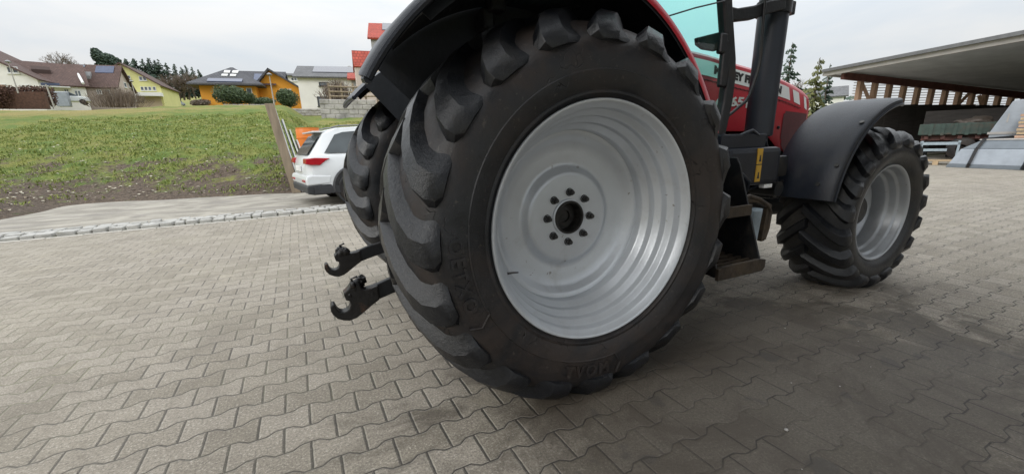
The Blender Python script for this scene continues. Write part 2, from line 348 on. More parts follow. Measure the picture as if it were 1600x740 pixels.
# ------------------------------------------------------------------ camera
f, pch, rol, yaw, CH, CX, CY = 645.7, .2732, -.0303, .4672, 1.165, 801., 402.5
Fv = Vector((math.sin(yaw) * math.cos(pch), math.cos(yaw) * math.cos(pch), -math.sin(pch)))
R0 = Vector((math.cos(yaw), -math.sin(yaw), 0)); U0 = R0.cross(Fv)
Rv = R0 * math.cos(rol) + U0 * math.sin(rol); Uv = U0 * math.cos(rol) - R0 * math.sin(rol)
cam = bpy.data.cameras.new('camera'); co = link(bpy.data.objects.new('camera', cam)); sc.camera = co
cam.sensor_width = 36; cam.lens = f / 1600 * 36; cam.shift_x = -1 / 1600; cam.shift_y = 32.5 / 1600; cam.clip_end = 4000; cam.clip_start = .02
mw = Matrix((Rv, Uv, -Fv)).transposed().to_4x4(); mw.translation = Vector((0, 0, CH)); co.matrix_world = mw
CAM = Vector((0, 0, CH))
# survey helpers: sight lines measured from the photographer's spot, used to find where far things stand
def sight(px, py):
    d = Fv * f + Rv * (px - CX) - Uv * (py - CY); return d / math.hypot(d.x, d.y)
def spot(px, py, d):
    return CAM + sight(px, py) * d
def on_plane(px, py, P0, e):
    """where a sight line meets the vertical plane through P0 along e: (u along e, z)"""
    d = sight(px, py); det = e[0] * -d.y + d.x * e[1]
    bx, by = -P0[0], -P0[1]
    u = (bx * -d.y + d.x * by) / det; X = (P0[0] + u * e[0], P0[1] + u * e[1])
    k = math.hypot(*X); return u, CH + d.z * k

# ------------------------------------------------------------------ world, sun
w = bpy.data.worlds.new('World'); sc.world = w; w.use_nodes = True; n = NT(w.node_tree)
SUN_EL, SUN_AZ = math.radians(27), math.radians(-112)   # azimuth from +Y towards +X
sky = n.t.nodes.new('ShaderNodeTexSky'); sky.sky_type = 'NISHITA'; sky.sun_disc = False; sky.sun_elevation = SUN_EL; sky.sun_rotation = SUN_AZ; sky.air_density = 1; sky.dust_density = 3
g = n.coord('Generated'); sp = n.t.nodes.new('ShaderNodeSeparateXYZ'); n.L(g, sp.inputs[0])
mp = n.t.nodes.new('ShaderNodeMapping'); mp.inputs['Scale'].default_value = (1, 1, 3.2); n.L(g, mp.inputs[0])
cl = n.noise(mp.outputs[0], 2.3, 6, .55, .5)
zz = n.math('MAXIMUM', sp.outputs[2], 0)
base = n.ramp(zz, 0, .9, 6.35, 18.8)
cloudc = n.mix(n.ramp(cl, .32, .70), (.82, .885, .95), (1.0, 1.005, 1.0))
vm = n.t.nodes.new('ShaderNodeVectorMath'); vm.operation = 'SCALE'; n.L(cloudc, vm.inputs[0]); n.L(base, vm.inputs[3])
skm = n.mix(.95, sky.outputs[0], vm.outputs[0])
bg = n.t.nodes.new('ShaderNodeBackground'); n.L(skm, bg.inputs[0]); bg.inputs[1].default_value = .12
o = n.t.nodes.new('ShaderNodeOutputWorld'); n.L(bg.outputs[0], o.inputs[0])
sl = bpy.data.lights.new('sun', 'SUN'); sl.energy = 1.2; sl.angle = math.radians(22); sl.color = (1, .97, .92); so = link(bpy.data.objects.new('sun', sl))
sd = Vector((math.sin(SUN_AZ) * math.cos(SUN_EL), math.cos(SUN_AZ) * math.cos(SUN_EL), math.sin(SUN_EL))); so.rotation_euler = sd.to_track_quat('Z', 'Y').to_euler(); so.location = (0, 0, 30)
sc.view_settings.view_transform = 'Standard'; sc.view_settings.look = 'None'; sc.view_settings.gamma = 1; sc.view_settings.exposure = 0; sc.view_settings.use_curve_mapping = False
sc.cycles.use_denoising = True; sc.cycles.max_bounces = 8; sc.cycles.transparent_max_bounces = 12

# ------------------------------------------------------------------ ground
def plane(name, x0, x1, y0, y1, z, m):
    return tag(MB().add([(x0, y0, z), (x1, y0, z), (x1, y1, z), (x0, y1, z)], [(0, 1, 2, 3)]).build(name, m), kind='structure')
plane('ground', -1500, 1500, -1500, 1500, -.16, M['field'])
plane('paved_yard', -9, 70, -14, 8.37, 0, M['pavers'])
plane('concrete_path', -9, 70, 9.0, 22, -.004, M['slab'])
def bank_t(x, y):
    a = (x + .2) * .265 + (y - 12.9) * .964; b = -5.25 - x
    k = 1.2; hgt = max(k - abs(a - b), 0) / k
    return max(a, b) + hgt * hgt * k * .25
TT = [(-3, -.5), (-.2, -.05), (0, .02), (.6, .16), (1.5, .42), (3, .9), (5, 1.42), (8, 2.02), (12, 2.76), (16, 3.46), (19.5, 3.98), (21, 4.08), (24, 4.2), (30, 4.65), (45, 5.7), (76, 8.0), (100, 9.8), (150, 15.5), (250, 29), (400, 40)]
def lerp(tab, t):
    if t <= tab[0][0]: return tab[0][1]
    for (a, za), (b, zb) in zip(tab, tab[1:]):
        if t <= b: return za + (zb - za) * (t - a) / (b - a)
    return tab[-1][1]
def fall(x, y):
    s = min(max((x - 4 - .17 * y) / (6 + .22 * max(y, 0)), 0), 1); return 1 - s * s * (3 - 2 * s)
def ss(v, lo, hi): v = min(max((v - lo) / (hi - lo), 0), 1); return v * v * (3 - 2 * v)
def terr(x, y):
    t = bank_t(x, y) + .35 * noise.noise(Vector((x * .7, y * .7, 0)))
    z = lerp(TT, t); fl = fall(x, y)
    if y > 1: z -= .95 * ss(x / y * 57.3, -.6, 2.6) * ss(t, 4, 12) * (1 - ss(t, 27, 42))
    if z > 0: z = z * fl - (1 - fl) * .3
    if t > .2: z += fl * (.05 * noise.fractal(Vector((x * 1.1, y * 1.1, 3)), 1, 2, 4) * min(t, 1.5) + .25 * noise.noise(Vector((x * .12, y * .12, 9))) * min(t / 10, 1))
    return z
def axis(segs):
    out = []
    for a, b, d in segs: out += list(np.arange(a, b, d))
    return out + [segs[-1][1]]
xs = axis([(-300, -60, 12), (-60, -14, 2), (-14, -8, .5), (-8, 5, .2), (5, 14, .75), (14, 60, 3), (60, 300, 12)])
ys = axis([(-30, 8, 2), (8, 19, .2), (19, 30, .5), (30, 60, 1.5), (60, 120, 4), (120, 400, 14)])
vs = [(x, y, terr(x, y)) for y in ys for x in xs]; nx = len(xs); fs = []
tv = [max(0, bank_t(x, y)) for y in ys for x in xs]
for jj in range(len(ys) - 1):
    for ii in range(nx - 1):
        q = (jj * nx + ii, jj * nx + ii + 1, (jj + 1) * nx + ii + 1, (jj + 1) * nx + ii)
        if max(vs[k][2] for k in q) > -.04: fs.append(q)
mb = MB(); mb.v = vs; mb.f = fs; mb.m = [0] * len(fs); to = tag(mb.build('grass_bank', M['bank'], smooth=60), kind='structure')
at = to.data.attributes.new('bank', 'FLOAT', 'POINT'); at.data.foreach_set('value', tv)
# kerb: concrete strip flush with the paving, then two rows of raised granite setts
k1 = MB(); x = -9
while x < 30:
    L = R_.uniform(.4, .55); k1.box(x, x + L - .012, 8.375, 8.43, -.1, .012 + R_.uniform(-.003, .004)); x += L
tag(k1.build('gutter_edging', M['concrete_edge'], bev=.006), kind='structure')
k2 = MB()
for r in range(3):
    x = -9 + R_.random() * .1
    while x < 24:
        L = R_.uniform(.15, .26); y0 = 8.475 + r * .175; wd = .16 + R_.uniform(-.015, .01); h = .062 + R_.uniform(-.012, .012)
        a = [R_.uniform(-.012, .012) for _ in range(8)]
        vs_ = [(x + a[0], y0 + a[1], -.05), (x + L - .02 + a[2], y0 + a[3], -.05), (x + L - .02 + a[4], y0 + wd + a[5], -.05), (x + a[6], y0 + wd + a[7], -.05)]
        vt = [(p[0] * .94 + (x + L / 2) * .06, p[1] * .94 + (y0 + wd / 2) * .06, h + R_.uniform(-.006, .006)) for p in vs_]
        k2.add(vs_ + vt, [(4, 5, 6, 7), (0, 1, 5, 4), (1, 2, 6, 5), (2, 3, 7, 6), (3, 0, 4, 7)]); x += L
tag(k2.build('kerb', M['granite'], bev=.01), kind='structure')
M['joint_soil'] = mat('mossy joint soil', (.10, .10, .045), .95, var=.4, scale=10)
plane('kerb_bedding', -9, 30, 8.43, 9.01, .002, M['joint_soil'])
# grass tufts and leaf litter on the bank
def scatter():
    gb = MB(); lt = MB(); 
    for _ in range(34000):
        x = R_.uniform(-10, 4.5); y = 11.5 + 17 * R_.random() ** 1.35; t = bank_t(x, y)
        if t < .15: continue
        nz = noise.noise(Vector((x * .9, y * .9, 5))) * 3.6 + t * .8 + .7
        z = terr(x, y)
        if z < .02 or fall(x, y) < .4: continue
        if nz > R_.uniform(.6, 4.6) and noise.noise(Vector((x * 3, y * 3, 1))) > -.25:
            for _k in range(2):
                a = R_.uniform(0, 2 * PI); h = R_.uniform(.025, .085); wd = R_.uniform(.010, .024); lx, ly = R_.uniform(-.07, .07), R_.uniform(-.07, .07)
                ox, oy = x + R_.uniform(-.06, .06), y + R_.uniform(-.06, .06); c, s = math.cos(a) * wd, math.sin(a) * wd
                b = len(gb.v); gb.v += [(ox - c, oy - s, z - .02), (ox + c, oy + s, z - .02), (ox + lx * .4 + c * .6, oy + ly * .4 + s * .6, z + h * .6), (ox + lx, oy + ly, z + h)]
                gb.f += [(b, b + 1, b + 2), (b, b + 2, b + 3)]; gb.m += [0, 0]
        elif R_.random() < .16:
            r = R_.uniform(.015, .045); a = R_.uniform(0, PI); b = len(lt.v); dz = R_.uniform(-.4, .4) * r
            lt.v += [(x + r * math.cos(a + k * PI / 2 + R_.uniform(-.3, .3)) * (1.5 if k % 2 else .9), y + r * math.sin(a + k * PI / 2), z + .015 + (dz if k % 2 else R_.random() * .02)) for k in range(4)]; lt.f.append((b, b + 1, b + 2, b + 3)); lt.m.append(0)
    tag(gb.build('grass', M['grass_blade'], recalc=False), 'short rough grass growing on the bank behind the concrete path', 'grass', kind='stuff')
    tag(lt.build('leaf_litter', M['dry_leaf'], recalc=False), 'pale dry leaves and small stones lying on the soil of the bank', 'leaf litter', kind='stuff')
scatter()
pb = MB()
for _ in range(26):
    x, y = R_.uniform(.2, 3.2), R_.uniform(.45, 3.0); r = R_.uniform(.002, .005)
    if _ == 0: x, y, r = 1.62, .78, .009
    pts = []
    bm = bmesh.new(); bmesh.ops.create_icosphere(bm, subdivisions=1, radius=r)
    for v in bm.verts: v.co = Vector((x + v.co.x * R_.uniform(.8, 1.3), y + v.co.y, r * .4 + v.co.z * .6))
    bm.verts.index_update(); pb.add([v.co.copy() for v in bm.verts], [[v.index for v in f_.verts] for f_ in bm.faces]); bm.free()
tag(pb.build('grit', M['fascia'], smooth=60), 'small pale stones scattered on the dark paving beside the rear wheel', 'grit', kind='stuff')

# ------------------------------------------------------------------ tractor
TH = -.0267; TO = Vector((1.110, 1.355, 0))
tr = thing('tractor', 'large red tractor with silver wheels and black mudguards parked on the paved yard', 'tractor', TO, TH)
CL = 1.22
def tyre(name, prof_side, base_prof, tops, phis, wt, wb, N, phase, crown, side, hubz, m, parent, extra=None):
    """side=+1: outer side towards -y. body lathe + radial lugs, bottom flattened on the ground"""
    mb = MB(); sg = -side
    full = [(sg * a, r) for a, r in prof_side] + [(-sg * a, r) for a, r in reversed(prof_side)]
    mb.lathe(full, 168)
    ns = []
    P = base_prof
    for i, (a, r) in enumerate(P):
        a0, r0 = P[max(i - 1, 0)]; a1, r1 = P[min(i + 1, len(P) - 1)]
        tx, ty = a1 - a0, r1 - r0; l = math.hypot(tx, ty); nx_, ny_ = -ty / l, tx / l
        if ny_ < 0 and abs(nx_) < .5: nx_, ny_ = -nx_, -ny_
        if nx_ < -.01: nx_, ny_ = -nx_, -ny_
        ns.append((nx_, ny_))
    for half in (1, -1):
        for k in range(N):
            ph0 = math.radians(phase + (k + (0 if half == 1 else .5)) * 360 / N); js = R_.uniform(-.004, .004)
            vs = []; fs = []
            for i, (a, r) in enumerate(P):
                h = tops[i] * (1 + js * 6); nx_, ny_ = ns[i]; ph = ph0 + math.radians(phis[i])
                at_, rt_ = a + nx_ * h, r + ny_ * h
                am, rm_ = a + nx_ * (h - .005 if h > .012 else h * .5), r + ny_ * (h - .005 if h > .012 else h * .5)
                sec = [(a - nx_ * .006, r - ny_ * .006, -wb[i] * (1.1 + .5 * min(1, i / 5))), (am, rm_, -wt[i]), (at_, rt_, -wt[i] + .006), (at_, rt_, wt[i] - .006), (am, rm_, wt[i]), (a - nx_ * .01, r - ny_ * .01, wb[i])]
                for (aa, rr, cc) in sec:
                    q = ph + cc / rr; vs.append((rr * math.cos(q), sg * half * aa, rr * math.sin(q)))
            S = 6
            for i in range(len(P) - 1):
                for c in range(S - 1): fs.append((i * S + c, i * S + c + 1, (i + 1) * S + c + 1, (i + 1) * S + c))
            fs.append(tuple(range(S))); fs.append(tuple((len(P) - 1) * S + c for c in range(S - 1, -1, -1)))
            mb.mi = 1; mb.add(vs, fs); mb.mi = 0
    if extra: extra(mb)
    # weight: flatten where it meets the ground, bulge a little above
    out = []
    for (x, y, z) in mb.v:
        low = -hubz
        if z < low + .12:
            t = (low + .12 - z) / .17; y *= 1 + .05 * min(max(t, 0), 1)
        if z < low + .004: z = low + .003 + (z - low) * .02
        out.append((x, y, z))
    mb.v = out
    return mb.build(name, [m, M['rubber_lug']], parent, smooth=36)
def rear_wheel(y_rim, side):
    wh = empty('rear_wheel', (0, y_rim + side * .27, .813), 0, tr)
    ps = [(.262, .500), (.270, .515), (.280, .522), (.283, .524), (.2835, .532), (.282, .536), (.293, .56), (.300, .60), (.3005, .605), (.296, .608), (.2965, .65), (.292, .69), (.278, .72), (.25, .750), (.21, .779), (.15, .801), (.08, .816), (.0, .820)]
    bp = [(-.03, .820), (.05, .817), (.12, .809), (.18, .795), (.228, .772), (.262, .745), (.283, .724), (.290, .706)]
    tops = [.040, .041, .042, .043, .041, .032, .020, .009]
    ph = [-20, -14.8, -9.6, -4.8, -.8, .8, .6, -.3]
    wt = [.048, .046, .045, .045, .047, .051, .052, .040]; wb = [.062, .060, .060, .063, .069, .074, .072, .054]
    def letters(mb):
        if side != 1: return
        for txt, ang, r, flip in (('TVOM', -97, .655, 1), ('OETXO', 190, .655, 0)):
            cu = bpy.data.curves.new('tmp', 'FONT'); cu.body = txt; cu.size = .075; cu.extrude = .5; cu.offset = .0022; cu.align_x = 'CENTER'; cu.align_y = 'CENTER'; cu.resolution_u = 3; cu.space_character = 1.25
            ob = bpy.data.objects.new('tmp', cu); link(ob); bpy.context.view_layer.update()
            me = bpy.data.meshes.new_from_object(ob.evaluated_get(bpy.context.evaluated_depsgraph_get()))
            vs = []
            for v in me.vertices:
                lx, ly, up = v.co.x, v.co.y, v.co.z > 0
                if flip: th = math.radians(ang) + lx / r; rr = r - ly
                else: th = math.radians(ang) - ly / r * 1; rr = r + lx * .0 + 0; th = math.radians(ang) + lx / r; rr = r - ly
                aa = .2945 + (.0095 if up else -.004)
                vs.append((rr * math.cos(th), -aa, rr * math.sin(th)))
            mb.add(vs, [tuple(p.vertices) for p in me.polygons]); bpy.data.objects.remove(ob); bpy.data.meshes.remove(me); bpy.data.curves.remove(cu)
            # raised frame round the word
            hw = .078 * len(txt) * .5
            pts = []
            for s_, rr in [(-hw, r - .052), (hw, r - .052), (hw + .03, r), (hw, r + .05)]:
                th = math.radians(ang) + s_ / r; pts.append((rr, th))
            seg = []
            for (r0, t0), (r1, t1) in zip(pts, pts[1:]):
                for q in range(8): seg.append((r0 + (r1 - r0) * q / 8, t0 + (t1 - t0) * q / 8))
            mb.tube([(rr * math.cos(t), -.297, rr * math.sin(t)) for rr, t in seg], .0055, 6)
    tyre('tyre', ps, bp, tops, ph, wt, wb, 20, .5, .86, side, .813, M['rubber'], wh, letters)
    s = -side
    rp = [(.262, .484), (.272, .492), (.276, .499), (.274, .505), (.266, .5055), (.258, .499), (.252, .484), (.240, .476), (.205, .472), (.196, .466), (.190, .452), (.184, .448), (.150, .446), (.136, .441), (.128, .428), (.122, .424), (.092, .421), (.080, .416), (.072, .402), (.060, .397), (-.05, .393), (-.06, .40), (-.2, .46), (-.262, .48), (-.272, .505)]
    rp = rp[4::-1] [::-1][:0] + [(.262, .5045), (.272, .5065), (.277, .503), (.277, .497), (.271, .490), (.262, .484), (.252, .475), (.244, .471), (.212, .473), (.204, .470), (.192, .450), (.184, .446), (.158, .449), (.148, .446), (.134, .426), (.126, .422), (.100, .425), (.090, .421), (.076, .401), (.066, .396), (.02, .395), (-.05, .393), (-.06, .40), (-.2, .46), (-.262, .48), (-.272, .505)]
    mb = MB(); mb.lathe([(s * a, r) for a, r in rp], 160)
    dc = [(.004, .396), (.010, .385), (.006, .370), (-.005, .352), (-.030, .33), (-.040, .30), (-.043, .262), (-.041, .250), (-.034, .232), (-.018, .216), (-.013, .206), (-.0125, .19), (-.0125, .083), (-.03, .083)]
    dc = [(.03, .3955), (.028, .380), (.020, .368), (.004, .352), (-.006, .335), (-.012, .30), (-.016, .258), (-.018, .248), (-.014, .236), (.006, .218), (.012, .208), (.013, .196), (.013, .078), (-.02, .078)]
    mb.lathe([(s * a, r) for a, r in dc], 128)
    # back of the disc
    mb.lathe([(s * (a - .02), r) for a, r in dc], 96)
    mb.build('rim', M['silver'], wh, smooth=50)
    if side == 1:
        mb = MB(); mb.lathe([(-.013, .079), (-.024, .079), (-.027, .076), (-.027, .070), (-.020, .066), (.035, .064), (.036, .052), (.024, .050), (.022, .030), (.034, .028), (.036, .0)], 48); 
        hb = mb.build('hub_bore', M['bore'], wh, smooth=40)
        mb = MB(); mb.lathe([(-.012, .087), (-.019, .087), (-.021, .084), (-.021, .079), (-.012, .078)], 48); mb.build('hub_ring', M['silver'], wh, smooth=40)
        first = None
        for k in range(8):
            a = math.radians(90 + 45 * k - 2); cx, cz = .118 * math.cos(a), .118 * math.sin(a)
            if first is None:
                mb = MB(); mb.lathe([(0, .0), (0, .019), (-.004, .019), (-.006, .0165)], 20)
                hexp = [(-.006, .0155), (-.020, .0155), (-.023, .013), (-.023, .008)]
                mb.lathe(hexp, 6); mb.lathe([(-.023, .009), (-.034, .009), (-.036, .007), (-.036, 0)], 12)
                first = mb.build('wheel_bolt', M['bolt'], wh, smooth=35); b = first
            else: b = first.copy(); link(b); b.parent = wh
            b.location = (cx, -.0125, cz); b.rotation_euler = (0, R_.random() * 1.0, 0)
        # tyre valve stub on the rim
        mb = MB(); a = math.radians(-160); mb.tube([(.45 * math.cos(a), -.22, .45 * math.sin(a)), (.43 * math.cos(a + .01), -.23, .43 * math.sin(a + .01)), (.41 * math.cos(a + .03), -.235, .41 * math.sin(a + .03))], [.005, .004, .003], 8); mb.build('valve_stem', M['bolt'], wh)
    else:
        mb = MB(); mb.lathe([(.013, .15), (.03, .14), (.035, 0)], 24); mb.build('hub_cap', M['bolt'], wh, smooth=40)
    return wh
rear_wheel(0, 1); rear_wheel(2 * CL, -1)
FX, FYR, FZ = 2.684, .16, .577
def front_wheel(y_rim, side):
    wh = empty('front_wheel', (FX, y_rim + side * .205, FZ), 0, tr)
    ps = [(.198, .348), (.206, .36), (.222, .378), (.236, .41), (.240, .44), (.238, .465), (.228, .495), (.205, .525), (.17, .548), (.12, .565), (.06, .576), (0, .580)]
    bp = [(-.02, .579), (.05, .576), (.11, .567), (.16, .551), (.195, .530), (.218, .508), (.232, .485), (.236, .47)]
    tops = [.040, .040, .042, .043, .042, .036, .026, .014]; ph = [-21, -15.5, -10, -4.8, -.8, .9, .6, -.3]
    wt = [.033, .033, .033, .034, .037, .042, .042, .030]; wb = [.043, .043, .044, .047, .052, .056, .056, .042]
    tyre('tyre', ps, bp, tops, ph, wt, wb, 19, 5, .62, side, FZ, M['rubber_front'], wh)
    s = -side
    rp = [(.197, .3525), (.206, .3545), (.210, .351), (.209, .344), (.200, .336), (.188, .330), (.160, .327), (.152, .322), (.146, .309), (.138, .305), (.108, .303), (.098, .298), (.092, .284), (.082, .279), (-.02, .277), (-.15, .32), (-.2, .353)]
    mb = MB(); mb.lathe([(s * a, r) for a, r in rp], 120)
    dc = [(.0, .278), (-.004, .262), (-.02, .25), (-.03, .2), (-.034, .17), (-.02, .155), (-.018, .14), (-.018, .10), (-.05, .10)]
    mb.lathe([(s * a, r) for a, r in dc], 96); mb.lathe([(s * (a - .02), r) for a, r in dc], 64); mb.build('rim', M['silver_front'], wh, smooth=50)
    mb = MB(); mb.lathe([(s * a, r) for a, r in [(-.03, .112), (.02, .112), (.05, .105), (.062, .09), (.066, .05), (.066, 0)]], 32)
    for k in range(8):
        a = 2 * PI * k / 8; mb.lathe([(s * -.018, .012), (s * .0, .012), (s * .0, 0)], 6, (.128 * math.cos(a), 0, .128 * math.sin(a)))
    mb.build('hub', M['bolt'], wh, smooth=40)
front_wheel(FYR, 1); front_wheel(2 * CL - FYR, -1)
# rear fenders -------------------------------------------------------
def arc_shell(fn_r, a0, a1, ys, th, n=40, hz=.813, cx=0):
    """fn_r(angle_deg, k) radius for profile point k at y=ys[k]; closed thin shell"""
    mb = MB(); vs = []; K = len(ys)
    for layer in (0, 1):
        for i in range(n + 1):
            a = a0 + (a1 - a0) * i / n
            for k in range(K):
                r = fn_r(a, k) + (th if layer else 0); t = math.radians(a); vs.append((cx + r * math.cos(t), ys[k] if not callable(ys[k]) else ys[k](a), hz + r * math.sin(t)))
    fs = []; B = (n + 1) * K
    for i in range(n):
        for k in range(K - 1):
            q = (i * K + k, i * K + k + 1, (i + 1) * K + k + 1, (i + 1) * K + k); fs.append(q); fs.append(tuple(B + x for x in q[::-1]))
        for k in (0, K - 1):
            q = (i * K + k, (i + 1) * K + k, B + (i + 1) * K + k, B + i * K + k); fs.append(q)
    for i in (0, n):
        for k in range(K - 1): fs.append((i * K + k, i * K + k + 1, B + i * K + k + 1, B + i * K + k))
    return mb.add(vs, fs)
def sm(a, lo, hi): t = min(max((a - lo) / (hi - lo), 0), 1); return t * t * (3 - 2 * t)
def rear_fender(side):
    def Y(y): return y if side == 1 else 2 * CL - y
    rad = lambda a: .885 + (.135 if side == 1 else .10) * sm(a, 28, 100)
    rend = 148.5 if side == 1 else 138
    yi = [.125, .14, .2, .4, .6, .74]; dr = [-.03, .0, .004, .006, .006, -.005]
    fd = arc_shell(lambda a, k: rad(a) + .006 + dr[k], 24, 92, [Y(v) for v in yi], .012, 48).build('rear_fender', M['red'], tr, smooth=40)
    ln = arc_shell(lambda a, k: rad(a) - .004 + dr[k], 24.3, rend - (18.2 if side == 1 else 6.2), [Y(v) for v in (.131, .145, .2, .4, .6, .73)], .006, 48).build('fender_liner', M['liner'], fd, smooth=40)
    ye = [-.034, -.026, .0, .08, .2, .45, .72]; de = [-.016, -.008, -.002, .0, .002, .002, -.02]
    ex = arc_shell(lambda a, k: rad(a) + .012 + de[k] + .012 * sm(a, 120, 150), 78 if side == 1 else 78, rend, [Y(v) for v in ye], .02, 40)
    if side == 1:   # the rear edge is cut back towards the tractor body
        q = []
        for (x, y, z) in ex.v:
            a = math.degrees(math.atan2(z - .813, x)); r = math.hypot(x, z - .813); c = 14 * sm(y, .02, .35) * sm(a, 100, 147); a = math.radians(a - c); q.append((r * math.cos(a), y, .813 + r * math.sin(a)))
        ex.v = q
    # rounded outer lip
    pts = []
    for i in range(40):
        a = 78 + (rend - 78) * i / 39; r = rad(a) + .005 + .012 * sm(a, 120, 150); t = math.radians(a); pts.append((r * math.cos(t), Y(-.028), .813 + r * math.sin(t)))
    ex.tube(pts, .013, 8)
    a = math.radians(rend); r = rad(rend) + .012
    et = []
    for yy_, dr_ in ((-.03, .004), (-.018, .006), (0, .008), (.08, .008), (.2, .01), (.35, .01), (.5, .008), (.7, 0)):
        aa = math.radians(rend - (14 * sm(yy_, .02, .35) if side == 1 else 0)); et.append(((r + dr_) * math.cos(aa), Y(yy_), .813 + (r + dr_) * math.sin(aa)))
    ex.tube(et, .014, 8)
    ex.build('fender_extension', M['black_plastic'], fd, smooth=40)
    # inner side wall closing towards the cab
    mb = MB(); n = 40; vs = []
    for lay in (0, .012):
        for i in range(n + 1):
            a = math.radians(24 + (rend - (36 if side == 1 else 30)) * i / n); r = rad(math.degrees(a)) + .01
            vs.append((r * math.cos(a), Y(.735 + lay), .813 + r * math.sin(a))); vs.append((.30 * math.cos(a), Y(.735 + lay), .95 + .1 * math.sin(a)))
    B = 2 * (n + 1); fs = []
    for i in range(n): fs += [(2 * i, 2 * i + 1, 2 * i + 3, 2 * i + 2), (B + 2 * i, B + 2 * i + 2, B + 2 * i + 3, B + 2 * i + 1)]
    mb.add(vs, fs).build('fender_side_wall', M['liner'], fd, smooth=30)
    return fd
rear_fender(1); rear_fender(-1)
# body ---------------------------------------------------------------
mb = MB()
mb.box(-.35, .35, .95, 1.5, .62, 1.1, .05); mb.lathe([(-.95, .13), (-.6, .14), (-.25, .2), (.25, .2), (.6, .14), (.95, .13)], 24, (0, CL, .813))
mb.box(.3, 1.3, 1.0, 1.44, .52, 1.0, .05); mb.box(-.55, -.3, 1.05, 1.4, .5, 1.0, .03)
mb.build('rear_axle', M['black_metal'], tr)
mb = MB(); mb.box(1.28, 2.55, 1.02, 1.42, .58, 1.16, .04); mb.box(1.5, 2.2, .95, 1.5, .72, 1.0, .05)
for k in range(5): mb.box(1.55 + k * .18, 1.62 + k * .18, .93, 1.51, .95, 1.12, .02)
mb.box(2.5, 3.1, 1.0, 1.44, .66, 1.05, .03); mb.build('engine_block', M['black_metal'], tr)
mb = MB(); mb.tube([(FX, .42, FZ), (FX, .75, FZ), (FX, 1.0, .56), (FX, 1.44, .56), (FX, 1.7, FZ), (FX, 2.02, FZ)], [.09, .075, .11, .11, .075, .09], 16); mb.build('front_axle', M['black_metal'], tr, smooth=40)
# hood ---------------------------------------------------------------
HX = [1.30, 1.6, 1.9, 2.15, 2.35, 2.5, 2.65, 2.8, 2.9, 2.97, 3.01]
HT = [1.745, 1.715, 1.672, 1.640, 1.606, 1.578, 1.545, 1.505, 1.470, 1.420, 1.350]      # shoulder height
HB = [1.20, 1.20, 1.195, 1.19, 1.16, 1.06, 1.00, .96, .95, .95, .96]
HW = [.325, .322, .32, .318, .315, .312, .306, .296, .282, .255, .20]
def hood_section(i):
    x, t, b, w_ = HX[i], HT[i], HB[i], HW[i]
    return [(x, CL - w_ * .98, b), (x, CL - w_, b + .02), (x, CL - w_, t - .035), (x, CL - w_ * .985, t - .012), (x, CL - w_ * .93, t + .006), (x, CL - w_ * .6, t + .035), (x, CL, t + .045),
            (x, CL + w_ * .6, t + .035), (x, CL + w_ * .93, t + .006), (x, CL + w_ * .985, t - .012), (x, CL + w_, t - .035), (x, CL + w_, b + .02), (x, CL + w_ * .98, b)]
mb = MB(); S = 13; vs = []
for i in range(len(HX)): vs += hood_section(i)
fs = [(i * S + k, i * S + k + 1, (i + 1) * S + k + 1, (i + 1) * S + k) for i in range(len(HX) - 1) for k in range(S - 1)]
fs += [tuple(range(S)), tuple((len(HX) - 1) * S + k for k in range(S))]
hood = mb.add(vs, fs).build('hood', M['red'], tr, smooth=32)
def hood_lerp(tab, x): return lerp(list(zip(HX, tab)), x)
def side_y(x): return CL - hood_lerp(HW, x)
# crease line, stripe, lettering
mb = MB()
def patch(mb, x0, x1, f0, f1, n=12, off=.0025, sk=0):
    vs = []; 
    for i in range(n + 1):
        q = i / n
        for fz, s_ in ((f0, 0), (f1, sk)):
            x = x0 + (x1 - x0) * q + s_; vs.append((x, side_y(x) - off, fz(x)))
    mb.add(vs, [(2 * i, 2 * i + 1, 2 * i + 3, 2 * i + 2) for i in range(n)])
top_ = lambda x: hood_lerp(HT, x) - .038
bot_ = lambda x: hood_lerp(HT, x) - .136 + max(0, x - 2.3) * .03
patch(mb, 1.42, 2.56, bot_, top_, 20, .0025, -.0)
patch(mb, 2.66, 2.76, bot_, top_, 5, .0025, -.045); patch(mb, 2.84, 2.89, bot_, top_, 4, .0025, -.045)
mb.add([(2.56, side_y(2.56) - .0025, bot_(2.56)), (2.60, side_y(2.6) - .0025, bot_(2.6)), (2.56, side_y(2.56) - .0025, top_(2.56))], [(0, 1, 2)])
mb.build('hood_stripe', M['white_decal'], hood, recalc=False)
mb = MB()
for i in range(30):
    x = 1.42 + i * .045; mb.box(x, x + .046, side_y(x) - .004, side_y(x) + .01, bot_(x) - .034, bot_(x) - .028)
mb.build('hood_seam', M['maroon'], hood)
def text_mesh(name, txt, x0, x1, zf, size, m, bold=.004, shear=0, parent=None, off=.0045):
    cu = bpy.data.curves.new('tmp', 'FONT'); cu.body = txt; cu.size = size; cu.extrude = .001; cu.offset = bold; cu.align_x = 'LEFT'; cu.align_y = 'CENTER'; cu.shear = shear
    ob = bpy.data.objects.new('tmp', cu); link(ob); bpy.context.view_layer.update()
    me = bpy.data.meshes.new_from_object(ob.evaluated_get(bpy.context.evaluated_depsgraph_get()))
    bx = [v.co.x for v in me.vertices]; lo, hi = min(bx), max(bx); mb = MB(); vs = []
    for v in me.vertices:
        x = x0 + (v.co.x - lo) / (hi - lo) * (x1 - x0); vs.append((x, side_y(x) - off - v.co.z, zf(x) + v.co.y))
    mb.add(vs, [tuple(p.vertices) for p in me.polygons]); o = mb.build(name, m, parent)
    bpy.data.objects.remove(ob); bpy.data.meshes.remove(me); bpy.data.curves.remove(cu); return o
mid = lambda x: (top_(x) + bot_(x)) / 2
text_mesh('hood_lettering', 'MASSEY FERGUSON', 1.653, 2.46, mid, .070, M['black_letter'], .0045, 0, hood)
